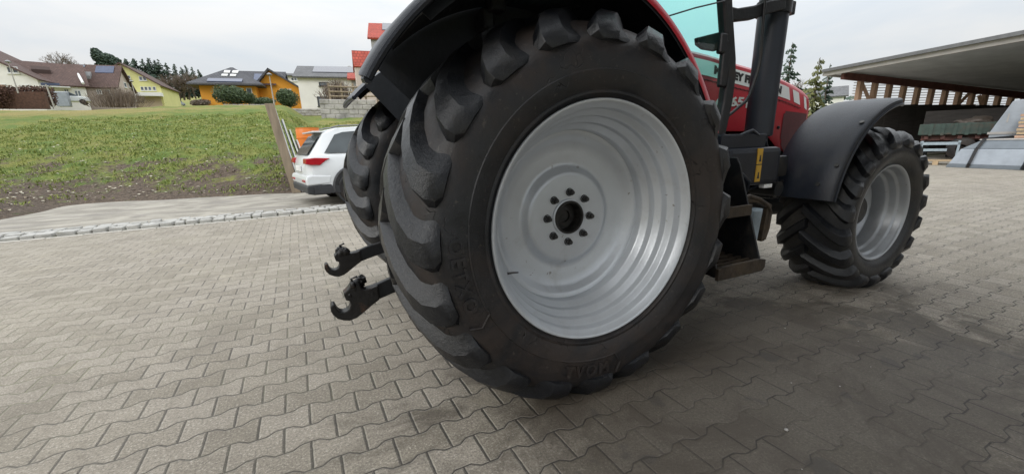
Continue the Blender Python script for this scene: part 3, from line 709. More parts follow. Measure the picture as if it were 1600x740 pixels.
text_mesh('model_number', '6465', 1.70, 2.012, lambda x: 1.405, .088, M['silver_letter'], .0035, .12, hood)
MBd = MB(); MBd.box(2.045, 2.09, side_y(2.07) - .005, side_y(2.07) + .01, 1.365, 1.445); MBd.build('badge', M['silver_letter'], hood)
# vent, knob
mb = MB(); patch(mb, 2.555, 2.90, lambda x: 1.0 + max(0, 2.62 - x) * 1.2, lambda x: 1.345 - (x - 2.555) * .06, 14, .004); patch(mb, 2.535, 2.555, lambda x: 1.12, lambda x: 1.325, 2, .004)
vent = mb.build('hood_vent', M['maroon'], hood, recalc=False)
mb = MB(); mb.lathe([(.006, .013), (-.010, .013), (-.014, .008), (-.014, 0)], 16, (2.485, side_y(2.485), 1.215)); mb.build('hood_latch', M['black_plastic'], hood, smooth=40)
mb = MB(); mb.box(2.99, 3.02, CL - .2, CL + .2, .98, 1.30, .02); mb.build('grille', M['black_plastic'], hood)
for s_ in (-1, 1):
    mb = MB(); mb.box(2.97, 3.03, CL + s_ * .15 - .05, CL + s_ * .15 + .05, 1.2, 1.28, .02); mb.build('headlight', M['white_decal'], hood)
# exhaust ------------------------------------------------------------
mb = MB(); ex_c = (1.742, .56)
mb.lathe([(1.150, .0), (1.150, .078), (1.156, .086), (1.165, .087), (1.8, .089), (2.35, .089), (2.36, .082), (2.36, .055)], 40, (ex_c[0], ex_c[1], 0), 'z'); mb.tube([(ex_c[0], ex_c[1], 2.3), (ex_c[0], ex_c[1], 2.6), (ex_c[0] - .04, ex_c[1], 2.72)], .045, 16)
exs = mb.build('exhaust_stack', M['exhaust'], tr, smooth=35)
mb = MB(); mb.lathe([(1.03, .06), (1.152, .06)], 20, (ex_c[0], ex_c[1], 0), 'z'); mb.tube([(ex_c[0], ex_c[1], 1.06), (ex_c[0], ex_c[1] + .1, 1.0), (ex_c[0] + .02, .98, .98)], .055, 14); mb.build('exhaust_elbow', M['black_metal'], exs, smooth=40)
mb = MB(); mb.lathe([(1.895, .0905), (1.895, .101), (1.975, .101), (1.975, .0905)], 32, (ex_c[0], ex_c[1], 0), 'z'); mb.box(ex_c[0] + .06, ex_c[0] + .13, ex_c[1] - .06, ex_c[1] + .02, 1.895, 1.975, .01)
mb.build('exhaust_clamp', M['black_metal'], exs, smooth=40)
mb = MB(); mb.prism([(1.20, 1.805), (1.28, 1.80), (1.42, 1.822), (1.55, 1.862), (1.70, 1.90), (1.70, 1.965), (1.55, 1.935), (1.42, 1.895), (1.28, 1.868), (1.20, 1.872)], .455, .50); mb.build('exhaust_bracket', M['black_metal'], tr, bev=.008)
mb = MB(); mb.tube([(1.49, .45, 1.95), (1.50, .45, 1.80), (1.515, .45, 1.62), (1.512, .45, 1.58), (1.50, .45, 1.52), (1.455, .45, 1.40), (1.42, .45, 1.36), (1.38, .45, 1.338), (1.30, .45, 1.29), (1.22, .45, 1.245)], .0095, 8); mb.build('grab_rail', M['black_metal'], tr, smooth=60)
# cab ----------------------------------------------------------------
PA = [(1.06, 2.62), (1.12, 2.2), (1.165, 1.93), (1.21, 1.76), (1.255, 1.60), (1.27, 1.50), (1.265, 1.36), (1.235, 1.18), (1.18, 1.06)]
cabf = MB()
def pillar(pts, y, w_, d_):
    vs = []
    for x, z in pts:
        for dx, dy in ((-w_ / 2, -d_ / 2), (w_ / 2, -d_ / 2), (w_ / 2, d_ / 2), (-w_ / 2, d_ / 2)): vs.append((x + dx, y + dy, z))
    fs = [(4 * i + k, 4 * i + (k + 1) % 4, 4 * i + 4 + (k + 1) % 4, 4 * i + 4 + k) for i in range(len(pts) - 1) for k in range(4)] + [(0, 1, 2, 3), tuple(4 * len(pts) - 4 + k for k in range(4))]
    cabf.add(vs, fs)
for y in (.47, 2 * CL - .47):
    pillar(PA, y, .072, .06); pillar([(.28, 2.62), (.25, 2.1), (.22, 1.78)], y + (.05 if y < CL else -.05), .07, .07); pillar([(-.22, 2.62), (-.20, 2.1), (-.18, 1.75)], y + (.14 if y < CL else -.14), .08, .08)
cabf.box(-.2, 1.1, .44, .52, 2.55, 2.63); cabf.box(-.2, 1.1, 2 * CL - .52, 2 * CL - .44, 2.55, 2.63)
cabf.box(1.02, 1.1, .5, 2 * CL - .5, 2.55, 2.63); cabf.box(-.24, -.18, .6, 2 * CL - .6, 2.55, 2.63); cabf.box(-.24, -.18, .62, 2 * CL - .62, 1.68, 1.78)
cabf.box(.9, 1.18, .5, .9, .98, 1.10); cabf.box(.9, 1.18, 1.54, 1.94, .98, 1.1); cabf.box(1.22, 1.30, .92, 1.52, 1.0, 1.50)
cab = cabf.build('cab_frame', M['black_metal'], tr, bev=.014)
mb = MB(); mb.box(-.35, 1.22, .40, 2 * CL - .40, 2.63, 2.86, .08); mb.build('cab_roof', M['red'], tr)
mb = MB(); mb.box(-.2, 1.15, .62, 2 * CL - .62, .92, 1.0, .01); mb.box(.45, 1.15, .5, .62, .92, 1.0, .01); mb.build('cab_floor', M['black_metal'], tr)
def pane(name, pts, parent, m=M['cab_glass']):
    return MB().add(pts, [tuple(range(len(pts)))]).build(name, m, parent, recalc=False)
for y, s_ in ((.455, 1), (2 * CL - .455, -1)):
    pane('door_glass', [(.255, y, 2.55), (1.05, y, 2.55), (1.085, y, 2.2), (1.13, y, 1.93), (1.175, y, 1.76), (1.21, y, 1.60), (1.215, y, 1.36), (1.185, y, 1.18), (.80, y, 1.12), (.72, y, 1.40), (.60, y, 1.60), (.42, y, 1.74), (.2, y, 1.82)], cab)
    pane('rear_quarter_glass', [(.2, y + s_ * .05, 1.8), (.25, y + s_ * .05, 2.55), (-.20, y + s_ * .14, 2.55), (-.18, y + s_ * .14, 1.78)], cab)
pane('windscreen', [(1.09, .52, 2.56), (1.09, 1.92, 2.56), (1.25, 1.92, 1.5), (1.25, .52, 1.5)], cab)
pane('rear_window', [(-.21, .64, 2.55), (-.21, 1.80, 2.55), (-.21, 1.8, 1.78), (-.21, .64, 1.78)], cab)
# door hinge bar, latch and wiper line seen across the glass
mb = MB(); mb.prism([(.98, 1.695), (1.215, 1.75), (1.225, 1.69), (1.17, 1.66), (1.14, 1.635), (1.04, 1.64), (.99, 1.66)], .462, .49); mb.box(1.15, 1.205, .44, .48, 1.62, 1.73, .012); mb.box(1.18, 1.235, .44, .48, 1.44, 1.70, .014); mb.build('door_latch', M['black_metal'], cab, bev=.006)
mb = MB(); mb.tube([(.70, .44, 1.765), (.92, .44, 1.83), (1.14, .44, 1.885)], .0045, 6); mb.build('door_seal', M['black_plastic'], cab)
mb = MB(); mb.box(.0, .5, 1.0, 1.45, 1.25, 1.4, .05); mb.box(-.1, .05, 1.0, 1.45, 1.35, 1.95, .05); mb.build('seat', M['black_plastic'], cab)
mb = MB(); mb.tube([(1.0, CL, 1.0), (.9, CL, 1.45)], .04, 10)
bm = bmesh.new(); pts = [(.86 + .05 * math.sin(t), CL + .2 * math.cos(t), 1.50 + .19 * math.sin(t) * .35) for t in [2 * PI * k / 24 for k in range(25)]]; bm.free(); mb.tube(pts, .014, 6); mb.build('steering_wheel', M['black_plastic'], cab, smooth=50)
# lower body beside the steps
mb = MB(); mb.box(.62, 1.2, .52, .98, .66, 1.02, .03); mb.build('fuel_tank', M['black_plastic'], tr)
mb = MB(); mb.box(1.20, 1.70, .35, .75, .85, 1.085, .03); mb.box(1.18, 1.60, .40, .9, 1.08, 1.17, .01); bb = mb.build('battery_box', M['black_plastic'], tr)
mb = MB(); mb.box(1.455, 1.500, .3445, .352, .985, 1.08); mb.box(1.457, 1.502, .3445, .352, .875, .978); stk = mb.build('warning_sticker', M['yellow'], bb)
for z in (1.0, .895): MB().prism([(1.468, z), (1.492, z), (1.486, z + .022), (1.484, z + .040), (1.476, z + .040), (1.474, z + .022)], .3435, .3442).build('sticker_symbol', M['black_letter'], bb)
mb = MB(); mb.box(1.58, 1.66, .36, .40, .825, .85, .004); mb.build('reflector', M['white_decal'], bb)
mb = MB(); mb.box(1.05, 2.0, .62, 1.0, .76, .86, .02); mb.box(1.95, 2.25, .55, 1.0, .70, .98, .03); mb.build('side_frame', M['black_metal'], tr)
# steps
stp = MB()
for x in (.80, 1.15):
    stp.prism([(.03, .44), (.06, .43), (.33, .46), (.62, .98), (.62, 1.04), (.26, 1.04), (.235, 1.0)], x - .006, x + .006, 'x')
stp.box(.82, 1.14, .32, .34, .46, .98)
st = stp.build('access_steps', M['black_metal'], tr, bev=.003)
mb = MB()
for k in range(5): mb.box(.81, 1.145, .045 + k * .055, .068 + k * .055, .452, .478)
for k in range(4): mb.box(.86 + k * .08, .88 + k * .08, .05, .30, .446, .470)
mb.prism([(.79, .42), (1.15, .42), (1.17, .44), (1.17, .485), (1.12, .495), (.82, .495), (.79, .485)], .025, .045); mb.build('step_tread', M['tread_worn'], st, bev=.002)
mb = MB()
for k in range(4): mb.box(.81, 1.145, .15 + k * .05, .172 + k * .05, .742, .765)
mb.box(.80, 1.15, .13, .15, .725, .785); mb.build('step_tread', M['tread_worn'], st, bev=.002)
mb = MB(); mb.tube([(1.16, .22, .80), (1.24, .22, .815), (1.33, .22, .79), (1.42, .22, .745), (1.455, .22, .70), (1.45, .22, .60), (1.425, .22, .53)], .014, 8)
mb.prism([(1.17, .80), (1.24, .822), (1.34, .80), (1.46, .745), (1.43, .52), (1.40, .52), (1.42, .73), (1.30, .775), (1.17, .775)], .215, .245); mb.build('step_bracket', M['tread_worn'], tr, bev=.003)
mb = MB(); mb.box(1.44, 1.56, .31, .5, .50, .70, .012); mb.build('canister', M['blue_grey'], tr)
for k, pts in enumerate(([(1.22, .46, 1.18), (1.30, .42, 1.14), (1.45, .40, 1.19), (1.62, .42, 1.12), (1.80, .50, 1.02)], [(1.20, .50, 1.05), (1.32, .345, .93), (1.40, .345, .88), (1.44, .40, .78), (1.60, .5, .74)], [(1.60, .5, .80), (1.85, .52, .84), (2.05, .60, .98), (2.2, .7, 1.0)], [(1.72, .40, 1.05), (1.80, .44, .95), (1.86, .46, .80), (2.0, .55, .72)])):
    mb = MB(); mb.tube([Vector(a).lerp(Vector(b), q / 4) for a, b in zip(pts, pts[1:]) for q in range(4)] + [pts[-1]], .011 + .003 * (k % 2), 8); mb.build('hose', M['black_plastic'], tr, smooth=60)
mb = MB(); mb.box(1.72, 1.90, .42, .62, .88, 1.02, .02); mb.lathe([(-.05, .0), (-.05, .05), (.14, .05), (.14, 0)], 20, (1.80, .45, .80)); mb.build('air_tank', M['black_metal'], tr, smooth=40)
# front fenders
def front_fender(side):
    Y = lambda y: y if side == 1 else 2 * CL - y
    rad = lambda a: .715 + .075 * sm(180 - a, 0, 85)
    yi = [.155, .158, .175, .28, .42, .54, .585, .59]; dr = [-.034, -.012, .0, .008, .010, .006, -.006, -.03]
    n_ = 44; a0, a1 = 84, 168
    def yy(k):
        y = yi[k]
        def g(a):
            e = sm(a, 158, 168) * .0 + (1 - sm(a, 84, 96)) * .06
            return Y(y + (e if k < 4 else -e * .3))
        return g
    mb = arc_shell(lambda a, k: rad(a) + dr[k], a0, a1, [yy(k) for k in range(8)], .012, n_, FZ, FX)
    pts = []
    for i in range(n_ + 1):
        a = a0 + (a1 - a0) * i / n_; t = math.radians(a); r = rad(a) - .030; pts.append((FX + r * math.cos(t), Y(.155 + (1 - sm(a, 84, 96)) * .06), FZ + r * math.sin(t)))
    mb.tube(pts, .009, 6)
    fd = mb.build('front_fender', M['black_plastic'], tr, smooth=45)
    for a, y in ((160, .26), (160, .50), (125, .19), (150, .19)):
        t = math.radians(a); r = rad(a) + .018; c = Vector((FX + r * math.cos(t), Y(y), FZ + r * math.sin(t))); nrm = Vector((math.cos(t), 0, math.sin(t)))
        MB().tube([c, c + nrm * .006], .014, 10).build('fender_bolt', M['bolt'], fd)
    mb = MB(); mb.tube([(FX - .05, Y(.62), FZ + .1), (FX - .25, Y(.62), FZ + .4), (FX - .42, Y(.5), FZ + .58)], .02, 8); mb.tube([(FX - .05, Y(.62), FZ + .1), (FX + .0, Y(.62), FZ + .5), (FX, Y(.45), FZ + .78)], .02, 8); mb.build('fender_stay', M['black_metal'], fd)
front_fender(1); front_fender(-1)
# rear lower links with hooks
hp = [(-1.08, .392), (-1.082, .368), (-1.074, .345), (-1.057, .322), (-1.03, .306), (-1.0, .298), (-.965, .306), (-.936, .323), (-.88, .361), (-.80, .39), (-.762, .402), (-.45, .47), (-.45, .545), (-.777, .485), (-.869, .456), (-.905, .452), (-.92, .457), (-.925, .47), (-.929, .486), (-.945, .497), (-.966, .498), (-.984, .472), (-1.0, .458), (-1.012, .45), (-1.007, .425), (-1.004, .41), (-.988, .405), (-.985, .385), (-.993, .365), (-1.003, .356), (-1.022, .350), (-1.04, .356), (-1.05, .370), (-1.056, .388), (-1.060, .40), (-1.071, .402)]
def lower_link(y):
    hk = [p for p in hp if p[0] < -.83]; 
    arm = MB(); arm.prism([(-.90, .365), (-.80, .392), (-.762, .402), (-.2, .52), (.1, .56), (.1, .63), (-.2, .60), (-.777, .487), (-.87, .458), (-.90, .45)], y - .016, y + .016)
    a = arm.build('lower_link', M['black_metal'], tr, bev=.006)
    h = MB(); pl = [(-1.08, .392), (-1.082, .368), (-1.074, .345), (-1.057, .322), (-1.03, .306), (-1.0, .298), (-.965, .306), (-.936, .323), (-.88, .361), (-.84, .385), (-.84, .465), (-.869, .456), (-.905, .452), (-.92, .457), (-.925, .47), (-.929, .486), (-.945, .497), (-.966, .498), (-.984, .472), (-1.0, .458), (-1.012, .45), (-1.007, .425), (-1.004, .41), (-.988, .405), (-.985, .385), (-.993, .365), (-1.003, .356), (-1.022, .350), (-1.04, .356), (-1.05, .370), (-1.056, .388), (-1.060, .40), (-1.071, .402)]
    h.prism(pl, y - .032, y + .032); ho = h.build('hook', M['hook'], a, bev=.008)
    # greasy latch on top of the hook
    q = MB()
    for _ in range(9):
        bm = bmesh.new(); bmesh.ops.create_icosphere(bm, subdivisions=2, radius=R_.uniform(.014, .028)); c = Vector((R_.uniform(-.985, -.915), y + R_.uniform(-.028, .028), R_.uniform(.43, .50)))
        for v in bm.verts: v.co = c + v.co * (1 + .5 * noise.noise(v.co * 60 + c * 9))
        bm.verts.index_update(); q.add([v.co.copy() for v in bm.verts], [[v.index for v in f_.verts] for f_ in bm.faces]); bm.free()
    q.tube([(-.955, y, .47), (-.965, y - .01, .515), (-.935, y - .005, .522)], .006, 6); q.tube([(-.87, y - .035, .43), (-.87, y + .035, .43)], .022, 12)
    q.build('latch', M['greasy'], a, smooth=50)
lower_link(.80); lower_link(1.64)

# ------------------------------------------------------------------ car beyond the tractor
def car(label, loc, rz, body, name='parked_car'):
    c = thing(name, label, 'car', loc, rz)
    # x forward from the rear axle, y left; stations give half width and heights
    L0, L1 = -.87, 3.5
    ST = [(-.87, .50, .66, .70, .74), (-.84, .42, .80, .80, .90), (-.78, .36, .88, .86, 1.02), (-.6, .30, .90, .90, 1.04), (-.3, .28, .915, .90, 1.03), (.4, .25, .92, .91, 1.0), (1.3, .24, .92, .91, .97), (2.0, .24, .92, .90, .95), (2.35, .25, .915, .87, .96), (2.9, .28, .90, .82, .90), (3.3, .34, .84, .74, .80), (3.5, .42, .66, .60, .66)]
    vs = []
    for x, zb, hw, hs, zt in ST:
        vs += [(x, -hw * .86, zb), (x, -hw, zb + .12), (x, -hw - .0, .62), (x, -hs, zt - .08), (x, -hs + .05, zt), (x, 0, zt + .02), (x, hs - .05, zt), (x, hs, zt - .08), (x, hw, .62), (x, hw, zb + .12), (x, hw * .86, zb)]
    S = 11; fs = [(i * S + k, i * S + (k + 1) % S, (i + 1) * S + (k + 1) % S, (i + 1) * S + k) for i in range(len(ST) - 1) for k in range(S)] + [tuple(range(S)), tuple((len(ST) - 1) * S + k for k in range(S))]
    b = MB().add(vs, fs).build('body', body, c, smooth=40, bev=.02)
    # greenhouse
    GT = [(-.80, .97, .80, .97, .80), (-.62, 1.0, .83, 1.20, .70), (-.42, 1.0, .85, 1.46, .62), (-.15, 1.0, .86, 1.555, .60), (.5, .98, .87, 1.60, .60), (1.1, .96, .87, 1.58, .60), (1.6, .95, .86, 1.46, .60), (2.1, .95, .84, 1.16, .68), (2.4, .95, .80, .97, .78)]
    vs = []
    for x, z0, w0, z1, w1 in GT: vs += [(x, -w0, z0), (x, -w1, z1 - .02), (x, -w1 + .06, z1), (x, w1 - .06, z1), (x, w1, z1 - .02), (x, w0, z0)]
    S = 6; fs = [(i * S + k, i * S + (k + 1) % S, (i + 1) * S + (k + 1) % S, (i + 1) * S + k) for i in range(len(GT) - 1) for k in range(S)]
    MB().add(vs, fs).build('roof', body, b, smooth=40)
    for s in (-1, 1):
        g = MB(); P = lambda x, z: (x, s * (.872 - (z - 1.0) / .55 * .245), z)
        g.add([P(-.50, 1.06), P(-.42, 1.16), P(-.22, 1.42), P(-.05, 1.47), P(.22, 1.49), P(.22, 1.04)], [tuple(range(6))]); g.add([P(.27, 1.04), P(.27, 1.49), P(.95, 1.50), P(.95, 1.02)], [(0, 1, 2, 3)]); g.add([P(1.0, 1.02), P(1.0, 1.50), P(1.45, 1.44), P(1.95, 1.12), P(1.98, 1.02)], [tuple(range(5))])
        g.build('side_window', M['car_glass'], c, recalc=False)
        r = MB(); r.tube([(-.25, s * .60, 1.56), (-.1, s * .60, 1.60), (.9, s * .60, 1.625), (1.15, s * .6, 1.59)], .014, 6); r.build('roof_rail', M['alloy'], c)
        t = MB(); t.prism([(-.885, .86), (-.87, .96), (-.70, .975), (-.42, .955), (-.52, .905), (-.62, .83), (-.80, .84)], s * .60, s * .925); t.build('tail_light', M['tail_red'], c, bev=.01)
        k = MB(); k.box(-.80, 3.4, s * .93 - .012, s * .93 + .012, .26, .40, .008); k.build('sill_trim', M['car_black'], c)
        mm = MB(); mm.box(1.75, 1.92, s * .9 - .02 + s * .09, s * .9 + .02 + s * .09 + .05, 1.0, 1.13, .02); mm.build('wing_mirror', body, c)
        for xw in (0, 2.64):
            a = MB(); pts = [(xw + .41 * math.cos(q), s * .925, .35 + .41 * math.sin(q)) for q in [math.radians(-8 + 196 * i / 16) for i in range(17)]]
            a.tube(pts, .035, 6); a.lathe([(0, 0), (s * .012, .385), (-s * .2, .385)], 24, (xw, s * .92 - s * .01, .35)); a.build('wheel_arch', M['car_black'], c, smooth=50)
            wh = empty('wheel', (xw, s * .84, .345), 0, c)
            q = MB(); q.lathe([(-.1, .24), (-.11, .30), (-.09, .335), (-.06, .345), (.06, .345), (.09, .335), (.115, .30), (.105, .235)], 36); q.build('tyre', M['rubber'], wh, smooth=50)
            q = MB(); q.lathe([(s * .10, .238), (s * .09, .225), (s * .03, .21), (s * .02, .05)], 36); q.lathe([(s * .085, .05), (s * .085, 0)], 12)
            for i in range(5):
                A = 2 * PI * i / 5; ca, sa = math.cos(A), math.sin(A); q.add([(ca * .03 - sa * .03, s * .085, sa * .03 + ca * .03), (ca * .03 + sa * .03, s * .085, sa * .03 - ca * .03), (ca * .225 + sa * .035, s * .095, sa * .225 - ca * .035), (ca * .225 - sa * .035, s * .095, sa * .225 + ca * .035)], [(0, 1, 2, 3)])
            q.build('rim', M['alloy'], wh, smooth=40)
    # rear window, bumper, plate, lamp strip, handle
    g = MB(); g.add([(-.808, -.68, 1.03), (-.808, .68, 1.03), (-.50, .58, 1.42), (-.50, -.58, 1.42)], [(0, 1, 2, 3)]); g.build('rear_window', M['car_glass'], c, recalc=False)
    g = MB(); g.box(-.62, -.28, -.56, .56, 1.47, 1.50, .012); g.build('spoiler', body, c)
    g = MB(); g.prism([(-.925, .27), (-.925, .40), (-.90, .43), (-.46, .45), (-.44, .40), (-.48, .24), (-.8, .24)], -.91, .91); g.build('rear_bumper', M['car_black'], c, bev=.03)
    g = MB(); g.prism([(-.915, .43), (-.925, .55), (-.90, .62), (-.80, .64), (-.42, .62), (-.46, .45)], -.915, .915); g.build('bumper_cover', body, c, bev=.03)
    g = MB(); g.box(-.905, -.88, -.26, .26, .70, .81, .004); g.build('number_plate', M['white_decal'], c)
    for ys_ in (-.78, .50): MB().box(-.94, -.90, ys_, ys_ + .28, .50, .535, .004).build('reflector', M['tail_red'], c)
    g = MB(); g.tube([(.9, 0, 1.60), (.82, 0, 1.66)], .01, 6); g.build('aerial', M['car_black'], c)
    return c
car('white estate car seen from behind, parked on the concrete path beyond the tractor', (.93, 10.36, -.004), math.radians(8), M['car_white'])
# ------------------------------------------------------------------ boards and barrel behind the car
th = thing('board_stack', 'stack of tall weathered boards and grey panels leaning upright behind the white car', 'board stack', (-.22, 12.75, 0))
def slanted(mb, x0, x1, y0, y1, z0, z1, lean, ly=0):
    vs = [(x, y, z0) for x, y in ((x0, y0), (x1, y0), (x1, y1), (x0, y1))] + [(x + lean, y + ly, z1) for x, y in ((x0, y0), (x1, y0), (x1, y1), (x0, y1))]
    mb.add(vs, [(0, 3, 2, 1), (4, 5, 6, 7), (0, 1, 5, 4), (1, 2, 6, 5), (2, 3, 7, 6), (3, 0, 4, 7)])
mb = MB(); slanted(mb, .03, .24, 0, .12, .0, 2.28, -.28); slanted(mb, .05, .22, .13, .2, .05, 2.2, -.26); mb.build('board', M['wood_weathered'], th, bev=.006)
for k in range(4):
    mb = MB(); slanted(mb, .24 + k * .12, .265 + k * .12, .05 + k * .05, 1.6, .02, 2.15 - k * .26, -.32 + k * .01, .2); mb.build('panel', M['tarp_dark'] if k % 2 else M['black_metal'], th)
    mb = MB(); slanted(mb, .268 + k * .12, .30 + k * .12, .03 + k * .05, .07 + k * .05, .02, 2.17 - k * .26, -.32 + k * .01); mb.build('panel_edge', M['white_decal'], th)
bx, by = .52, 15.6; bz = terr(bx, by) + .02
th = thing('barrel', 'bright orange plastic barrel standing on the grass behind the white car', 'barrel', (bx, by, bz))
mb = MB(); mb.lathe([(0, 0), (0, .33), (.03, .355), (.3, .36), (.31, .372), (.34, .372), (.35, .36), (.62, .36), (.63, .372), (.66, .372), (.67, .36), (.90, .355), (.93, .34), (.93, .30), (.90, .29), (.90, 0)], 40, axis='z'); mb.build('drum', M['orange_plastic'], th, smooth=35)
mb = MB(); mb.lathe([(.925, .35), (.955, .35), (.955, .30), (.94, .30)], 40, axis='z'); mb.build('rim_band', M['orange_plastic'], th, smooth=35)

# ------------------------------------------------------------------ houses
def uv_roof(o):
    me = o.data; uv = me.uv_layers.new(name='UV')
    for p in me.polygons:
        nrm = p.normal; e = Vector((0, 0, 1)).cross(nrm)
        if e.length < .01: e = Vector((1, 0, 0))
        e.normalize(); g_ = nrm.cross(e)
        for li in p.loop_indices:
            c = me.vertices[me.loops[li].vertex_index].co; uv.data[li].uv = (c.dot(e), c.dot(g_))
def slab_(mb, quad, t=.18):
    q = [Vector(p) for p in quad]; nrm = (q[1] - q[0]).cross(q[2] - q[0]).normalized()
    if nrm.z < 0: nrm = -nrm
    n_ = len(q); vs = [p + nrm * 0 for p in q] + [p - nrm * t for p in q]
    mb.add(vs, [tuple(range(n_)), tuple(range(2 * n_ - 1, n_ - 1, -1))] + [(i, (i + 1) % n_, (i + 1) % n_ + n_, i + n_) for i in range(n_)])
class House:
    """gable house: front face from P (its right-hand corner, seen from the yard) leftwards along -u; depth along v"""
    def __init__(s, label, P, ang, W, D, zb, ze, zr, wall, roof, gable_front=True, name='house', oh=.45, parent=None, asym=.5):
        s.P = Vector((P[0], P[1])); s.v = Vector((math.sin(ang), math.cos(ang))); s.u = Vector((-s.v.y, s.v.x))  # u points left
        s.W, s.D = W, D; s.zb, s.ze, s.zr = zb, ze, zr
        s.root = parent or thing(name, label, 'house', (P[0], P[1], zb))
        s.o = Vector((s.root.location.x, s.root.location.y, s.root.location.z))
        X = s.X
        mb = MB(); a = asym
        b = [X(0, 0, zb), X(W, 0, zb), X(W, D, zb), X(0, D, zb)]; t = [X(0, 0, ze), X(W, 0, ze), X(W, D, ze), X(0, D, ze)]
        if gable_front:
            r0, r1 = X(W * a, 0, zr), X(W * a, D, zr); mb.add(b + t + [r0, r1], [(0, 1, 5, 8, 4), (1, 2, 6, 5), (2, 3, 7, 9, 6), (3, 0, 4, 7)])
        else:
            r0, r1 = X(0, D * a, zr), X(W, D * a, zr); mb.add(b + t + [r0, r1], [(0, 1, 5, 4), (1, 2, 6, 9, 5), (2, 3, 7, 6), (3, 0, 4, 8, 7)])
        s.wall = mb.build('wall', wall, s.root)
        mb = MB()
        if gable_front:
            k = (zr - ze) / (W * a); e = .12
            slab_(mb, [X(-oh, -oh, ze - oh * k + e), X(-oh, D + oh, ze - oh * k + e), X(W * a, D + oh, zr + e), X(W * a, -oh, zr + e)])
            k = (zr - ze) / (W * (1 - a)); slab_(mb, [X(W + oh, -oh, ze - oh * k + e), X(W + oh, D + oh, ze - oh * k + e), X(W * a, D + oh, zr + e), X(W * a, -oh, zr + e)])
        else:
            k = (zr - ze) / (D * a); e = .12
            slab_(mb, [X(-oh, -oh, ze - oh * k + e), X(W + oh, -oh, ze - oh * k + e), X(W + oh, D * a, zr + e), X(-oh, D * a, zr + e)])
            k = (zr - ze) / (D * (1 - a)); slab_(mb, [X(-oh, D + oh, ze - oh * k + e), X(W + oh, D + oh, ze - oh * k + e), X(W + oh, D * a, zr + e), X(-oh, D * a, zr + e)])
        s.gf = gable_front; s.a = asym
        s.roof = mb.build('roof', roof, s.root); uv_roof(s.roof)
    def X(s, a, b, z):
        p = s.P + s.u * a + s.v * b; return (p.x - s.o.x, p.y - s.o.y, z - s.o.z)
    def face(s, which):
        if which == 'front': return s.P, -s.u, Vector((-s.v.x, -s.v.y))
        if which == 'right': return s.P, s.v, -s.u
    def window(s, which, x0, y0, x1, y1, name='window', frame=None, m=None, depth=.06, bars=1):
        """window found from its sight lines on that face"""
        P0, e, nn = s.face(which); ua, za = on_plane(x0, y0, P0, e); ub, zb = on_plane(x1, y1, P0, e); uc, zc = on_plane(x1, y0, P0, e); 
        u0, u1 = sorted((ua, uc)); z1, z0 = max(za, zb), min(za, zb)
        s.win(which, u0, u1, z0, z1, name, frame, m, depth, bars)
    def win(s, which, u0, u1, z0, z1, name='window', frame=None, m=None, depth=.06, bars=1):
        P0, e, nn = s.face(which)
        def Q(u, z, d): p = P0 + e * u + nn * d; return (p.x - s.o.x, p.y - s.o.y, z - s.o.z)
        def bx(mb, u0, u1, z0, z1, d0, d1):
            vs = [Q(u, z, d) for u in (u0, u1) for z in (z0, z1) for d in (d0, d1)]; mb.add(vs, [(0, 1, 3, 2), (4, 6, 7, 5), (0, 4, 5, 1), (2, 3, 7, 6), (0, 2, 6, 4), (1, 5, 7, 3)])
        fr = MB(); t = min(.10, (u1 - u0) * .12); bx(fr, u0, u0 + t, z0, z1, 0, depth); bx(fr, u1 - t, u1, z0, z1, 0, depth); bx(fr, u0 + t, u1 - t, z0, z0 + t, 0, depth); bx(fr, u0 + t, u1 - t, z1 - t, z1, 0, depth)
        for k in range(bars): um = u0 + (u1 - u0) * (k + 1) / (bars + 1); bx(fr, um - t / 2, um + t / 2, z0 + t, z1 - t, 0, depth)
        bx(fr, u0 - .08, u1 + .08, z0 - .09, z0 - .02, 0, depth + .09)
        o = fr.build(name, frame or M['white_paint'], s.root)
        p = MB(); bx(p, u0 + t, u1 - t, z0 + t, z1 - t, .005, .02); p.build('pane', m or M['window'], o)
    def on_roof(s, a0, a1, b0, b1, name, m, side='front', h=.08, z_off=.14, parent=None):
        """flat thing lying on the near roof slope; a along W, b fraction up the slope"""
        def Z(fr): return s.ze + (s.zr - s.ze) * fr
        def pt(a, fr, up):
            if s.gf: return s.X(s.W * s.a * fr, a, Z(fr) + up)
            return s.X(a, s.D * s.a * fr, Z(fr) + up)
        q = [pt(a0, b0, z_off), pt(a1, b0, z_off), pt(a1, b1, z_off), pt(a0, b1, z_off)]; q2 = [pt(a0, b0, z_off + h), pt(a1, b0, z_off + h), pt(a1, b1, z_off + h), pt(a0, b1, z_off + h)]
        MB().add(q + q2, [(0, 1, 2, 3), (7, 6, 5, 4)] + [(i, (i + 1) % 4, (i + 1) % 4 + 4, i + 4) for i in range(4)]).build(name, m, parent or s.roof)
    def box(s, a0, a1, b0, b1, z0, z1, name, m, bev=0):
        vs = [s.X(a, b, z) for a in (a0, a1) for b in (b0, b1) for z in (z0, z1)]
        return MB().add(vs, [(0, 1, 3, 2), (4, 6, 7, 5), (0, 4, 5, 1), (2, 3, 7, 6), (0, 2, 6, 4), (1, 5, 7, 3)]).build(name, m, s.root)
def zof(px, py, d): return spot(px, py, d).z
